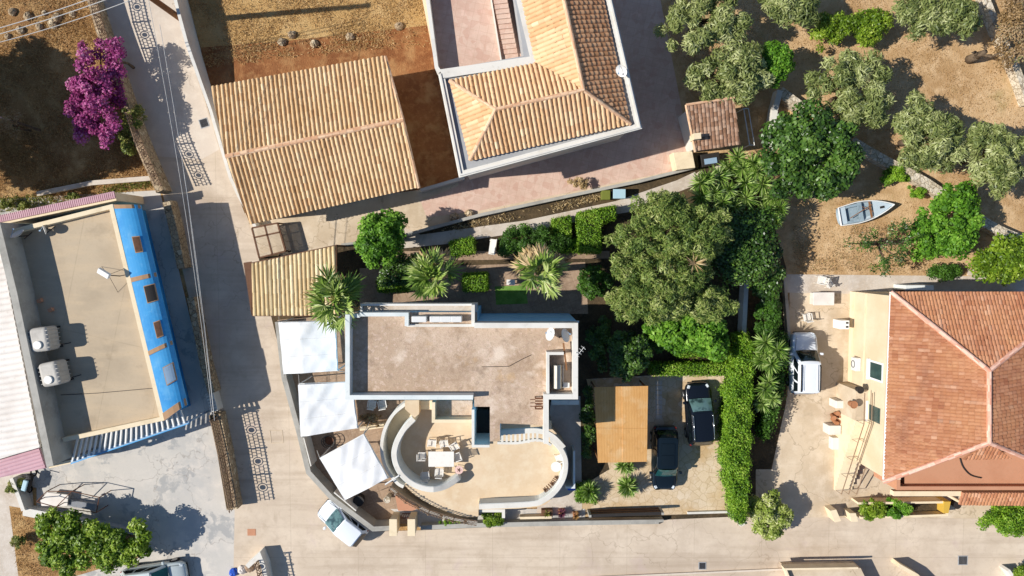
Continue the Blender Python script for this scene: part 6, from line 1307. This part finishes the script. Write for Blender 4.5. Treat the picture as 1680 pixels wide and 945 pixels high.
round_thing('clay_pot', 597, 678, .3, .45, 'clay', 'round clay pot in the small court left of the curved stairs', 'pot', top='gardensoil')
round_thing('urn', 635, 820, .2, .9, 'whitestone', 'pale round topped urn beside the terrace railing', 'urn', top='whitestone')
for x, y, a, lab in ((611, 662, 80, 'white plastic chair by the main house wall in the small court, left one'), (628, 662, 100, 'white plastic chair by the main house wall in the small court, right one')):
    c = W(x, y, 1.2); o = dup(pr, label=lab); o.location = (c.x, c.y, .81); o.rotation_euler = (0, 0, R(a)); o['group'] = 'white plastic chairs in the small court'
tag(obj('rail_bar', MB().tube([W(632, 795, 2.8), W(655, 780, 2.8)], .05), 'whitemetal', loc=W(640, 790, 0)), 'short white bar joining the diagonal canopy and curved wall', 'bar')
T = thing('court_planter', 'long thin pale planter edge in the small court left of the curved stairs', 'planter', W(610, 699, 0)); obj('wall', MB().strip(P([(590, 704), (630, 698)], 1.0), .25, .0, 1.0), 'creamcap', T)
tree(607, 690, 26, 12, 1.7, 'brownshrub', 'dry brown climbing plant in the small court left of the curved stairs', 'plant', 'plant', leaf=(.14, .06), nl=1200, ncl=22, seed=91, z0=.9)
# yard clutter, bottom left
T = thing('covered_motorbike', 'dark motor scooter with blue seat cover in the shade at the left wall', 'scooter', W(45, 795, 0)); c = W(44, 793, .7)
for x in (-.5, .6): obj('wheel', MB().ring((c.x + x * .3, c.y + x, .28), .24, .05, (1, .3, 0)), 'tyre', T)
obj('body', MB().box((c.x, c.y, .55), (.38, 1.2, .4), -.3), 'darkmetal', T, bevel=.12); obj('seat', MB().box((c.x - .05, c.y - .1, .82), (.32, .75, .14), -.3), 'paleplastic', T, bevel=.06); obj('handlebar', MB().cyl((c.x - .1, c.y + .55, 1.0), (c.x + .5, c.y + .4, 1.0), .03), 'darkmetal', T)
c = W(33, 795, .5); tag(obj('rubbish_bag', MB().sphere((c.x, c.y, .35), .42, 12, 8, .8), 'weed', loc=c), 'dull green bag beside the motor scooter at the left wall', 'bag')
T = thing('metal_frame', 'rusty open metal frame standing over a pale sheet in the yard', 'frame', W(125, 825, 0)); z = 1.3
q = P([(77, 806), (118, 806), (163, 816), (158, 841), (92, 832), (60, 823)], z); b = MB(); b.tube(q + [q[0]], .03); b.tube([q[1], q[4]], .03)
for k in q: b.cyl((k.x, k.y, 0), (k.x, k.y, z), .03)
obj('frame', b, 'rustmetal', T)
tag(obj('white_sheet', MB().prism(P([(66, 820), (78, 808), (112, 812), (110, 830), (68, 830)], .5), .42, .5), 'whitesheet', loc=W(90, 820)), 'pale board lying on blocks inside the left half of the rusty frame', 'board')
for x, y in ((78, 815), (104, 824)): pass
tag(obj('trough', MB().prism(P([(111, 820), (156, 827), (155, 838), (112, 830)], .35), .0, .35), 'bluetile', loc=W(133, 828)), 'dark grey blue trough inside the right half of the rusty frame', 'trough')
tag(obj('white_box', MB().prism(P([(38, 833), (86, 842), (84, 855), (37, 846)], .6), 0, .6), 'whitewall', loc=W(60, 844)), 'long white concrete block below the rusty metal frame', 'block')
wall('yard_wall', [(18, 785), (30, 815), (38, 838)], .8, .25, 'whitewall', 'short pale wall at the left edge beside the motor scooter'); wall('yard_wall', [(88, 846), (160, 862), (240, 878)], .5, .3, 'concretegrey', 'low grey wall behind the two lemon trees')
c = W(231, 880, .6); T = thing('white_bucket', 'white bucket and hose reel at the end of the low grey wall', 'bucket', (c.x, c.y, 0)); obj('body', MB().cyl((c.x, c.y, 0), (c.x, c.y, .6), .16, .2, 14), 'whiteplastic', T); obj('hose', MB().ring((c.x + .3, c.y - .3, .25), .25, .06, (1, .4, .3)), 'concretegrey', T)
for i, (x, y, m_, lab) in enumerate(((384, 938, 'blueplastic', 'blue crumpled bag at the bottom edge beside the crossing wall'), (398, 934, 'whitesheet', 'pale rubbish bag at the bottom edge, left one'), (410, 930, 'brownfloor', 'brown rubbish bag at the bottom edge, right one'))):
    stone(x, y, .3, m_, lab, 'rubbish_bag', 'bag', 'rubbish bags at the bottom edge', i)
# courtyard of the right house
c = W(1350, 490, .5); T = thing('white_crate', 'large white box with a grey stain in the courtyard above the van', 'box', (c.x, c.y, 0)); obj('body', MB().box((c.x, c.y, .3), (1.3, .78, .6)), 'whitesheet', T, bevel=.04); obj('lid', MB().box((c.x, c.y, .63), (1.36, .84, .05)), 'whitesheet', T, bevel=.02)
cp = dict(group='white chairs in the courtyard')
for x, y, a, lab in ((1347, 460, 170, 'white plastic chair in the shade at the top of the courtyard, left one'), (1360, 464, 30, 'white plastic chair in the shade at the top of the courtyard, right one'), (1324, 520, 100, 'single white chair between the white box and the van')):
    c = W(x, y, .45); o = dup(pr, label=lab); o.location = (c.x, c.y, .01); o.rotation_euler = (0, 0, R(a)); o['group'] = cp['group']
c = W(1386, 533, 1.0); T = thing('wall_box', 'white appliance box with two dark holes against the cream wall', 'appliance', (c.x, c.y, 0)); obj('body', MB().box((c.x, c.y, .5), (.62, .58, 1.0)), 'whitepaint', T, bevel=.04)
for s in (-1, 1): obj('opening', MB().box((c.x + .15, c.y + s * .13, 1.005), (.16, .12, .02)), 'darkmetal', T)
for x, y, w_, h_, hh, lab in ((1378, 664, .5, .5, 1.0, 'white block planter nearest the stair landing'), (1370, 706, .8, .6, .9, 'white stepped planter below the clay pots'), (1372, 728, .55, .8, .5, 'lowest white block beside the outside staircase')):
    c = W(x, y, hh); tag(obj('white_planter', MB().box((c.x, c.y, hh / 2), (w_, h_, hh)), 'whitewall', loc=(c.x, c.y, 0), bevel=.03), lab, 'planter', 'white planters beside the staircase')
c = W(1372, 685, .4); T = thing('clay_urns', 'heap of terracotta urns and roof tiles beside the outside staircase', 'urns', (c.x, c.y, 0)); b = MB()
for k in range(5): a = k * 1.3; b.cyl((c.x + .2 * math.cos(a), c.y + .22 * math.sin(a), .1), (c.x + .3 * math.cos(a + .5), c.y + .35 * math.sin(a + .4), .75), .11, .15, 12)
obj('urn', b, 'clay', T)
for x, y, z in ((1402, 664, 2.6), (1420, 664, 2.6)): pass
round_thing('balcony_pot', 1401, 664, .22, .45, 'clay', 'brown plant pot on the stair landing, left one', 'pot', 2.6, 'weed'); round_thing('balcony_pot', 1412, 640, .2, .4, 'darkmetal', 'dark pot at the top of the stair landing', 'pot', 2.6, 'weed')
c = W(1520, 472, 1.2); T = thing('shed_roof', 'pale green grey flat box roof behind the red roofed house', 'box roof', (c.x, c.y, 0)); obj('box', MB().prism(P([(1486, 468), (1532, 468), (1532, 476), (1486, 476)], 1.4), 0, 1.4), 'paleblue', T)
c = W(1595, 447, .2); tag(obj('stone_slab', MB().box((c.x, c.y, .06), (.4, .4, .12)), 'palepath', loc=c), 'small square pale slab right of the low oval shrub', 'slab')
c = W(1652, 395, .2)
for x, y, lab in ((1016, 318, 'pale turquoise water bin beside the garden path, right one'), (994, 320, 'dull green bin beside the garden path, left one')):
    c = W(x, y, .8); T = thing('garden_bin', lab, 'bin', (c.x, c.y, 0), 'bins by the garden path'); obj('body', MB().box((c.x, c.y, .4), (.75 if x > 1000 else .5, .55, .8)), 'paleplastic' if x > 1000 else 'weed', T, bevel=.04); obj('lid', MB().box((c.x, c.y, .83), (.8 if x > 1000 else .55, .6, .06)), 'paleplastic' if x > 1000 else 'weed', T, bevel=.02)
T = thing('garden_bench', 'white garden bench at the left end of the clipped hedge', 'bench', W(808, 405, 0)); c = W(808, 405, .4)
obj('seat', MB().box((c.x, c.y, .42), (.4, 1.0, .05), -.15), 'whiteplastic', T); obj('backrest', MB().box((c.x + .2, c.y, .65), (.06, 1.0, .4), -.15), 'whiteplastic', T)
for s in (-1, 1): obj('leg', MB().box((c.x, c.y + s * .4, .2), (.36, .06, .4), -.15), 'whiteplastic', T)
c = W(838, 463, .5); T = thing('garden_table', 'small white table on the brown paving left of the right palm', 'table', (c.x, c.y, 0)); obj('tabletop', MB().box((c.x, c.y, .6), (.55, .35, .04)), 'whiteplastic', T)
for sx in (-1, 1):
    for sy in (-1, 1): obj('leg', MB().cyl((c.x + sx * .22, c.y + sy * .13, 0), (c.x + sx * .22, c.y + sy * .13, .58), .02, n=6), 'whiteplastic', T)
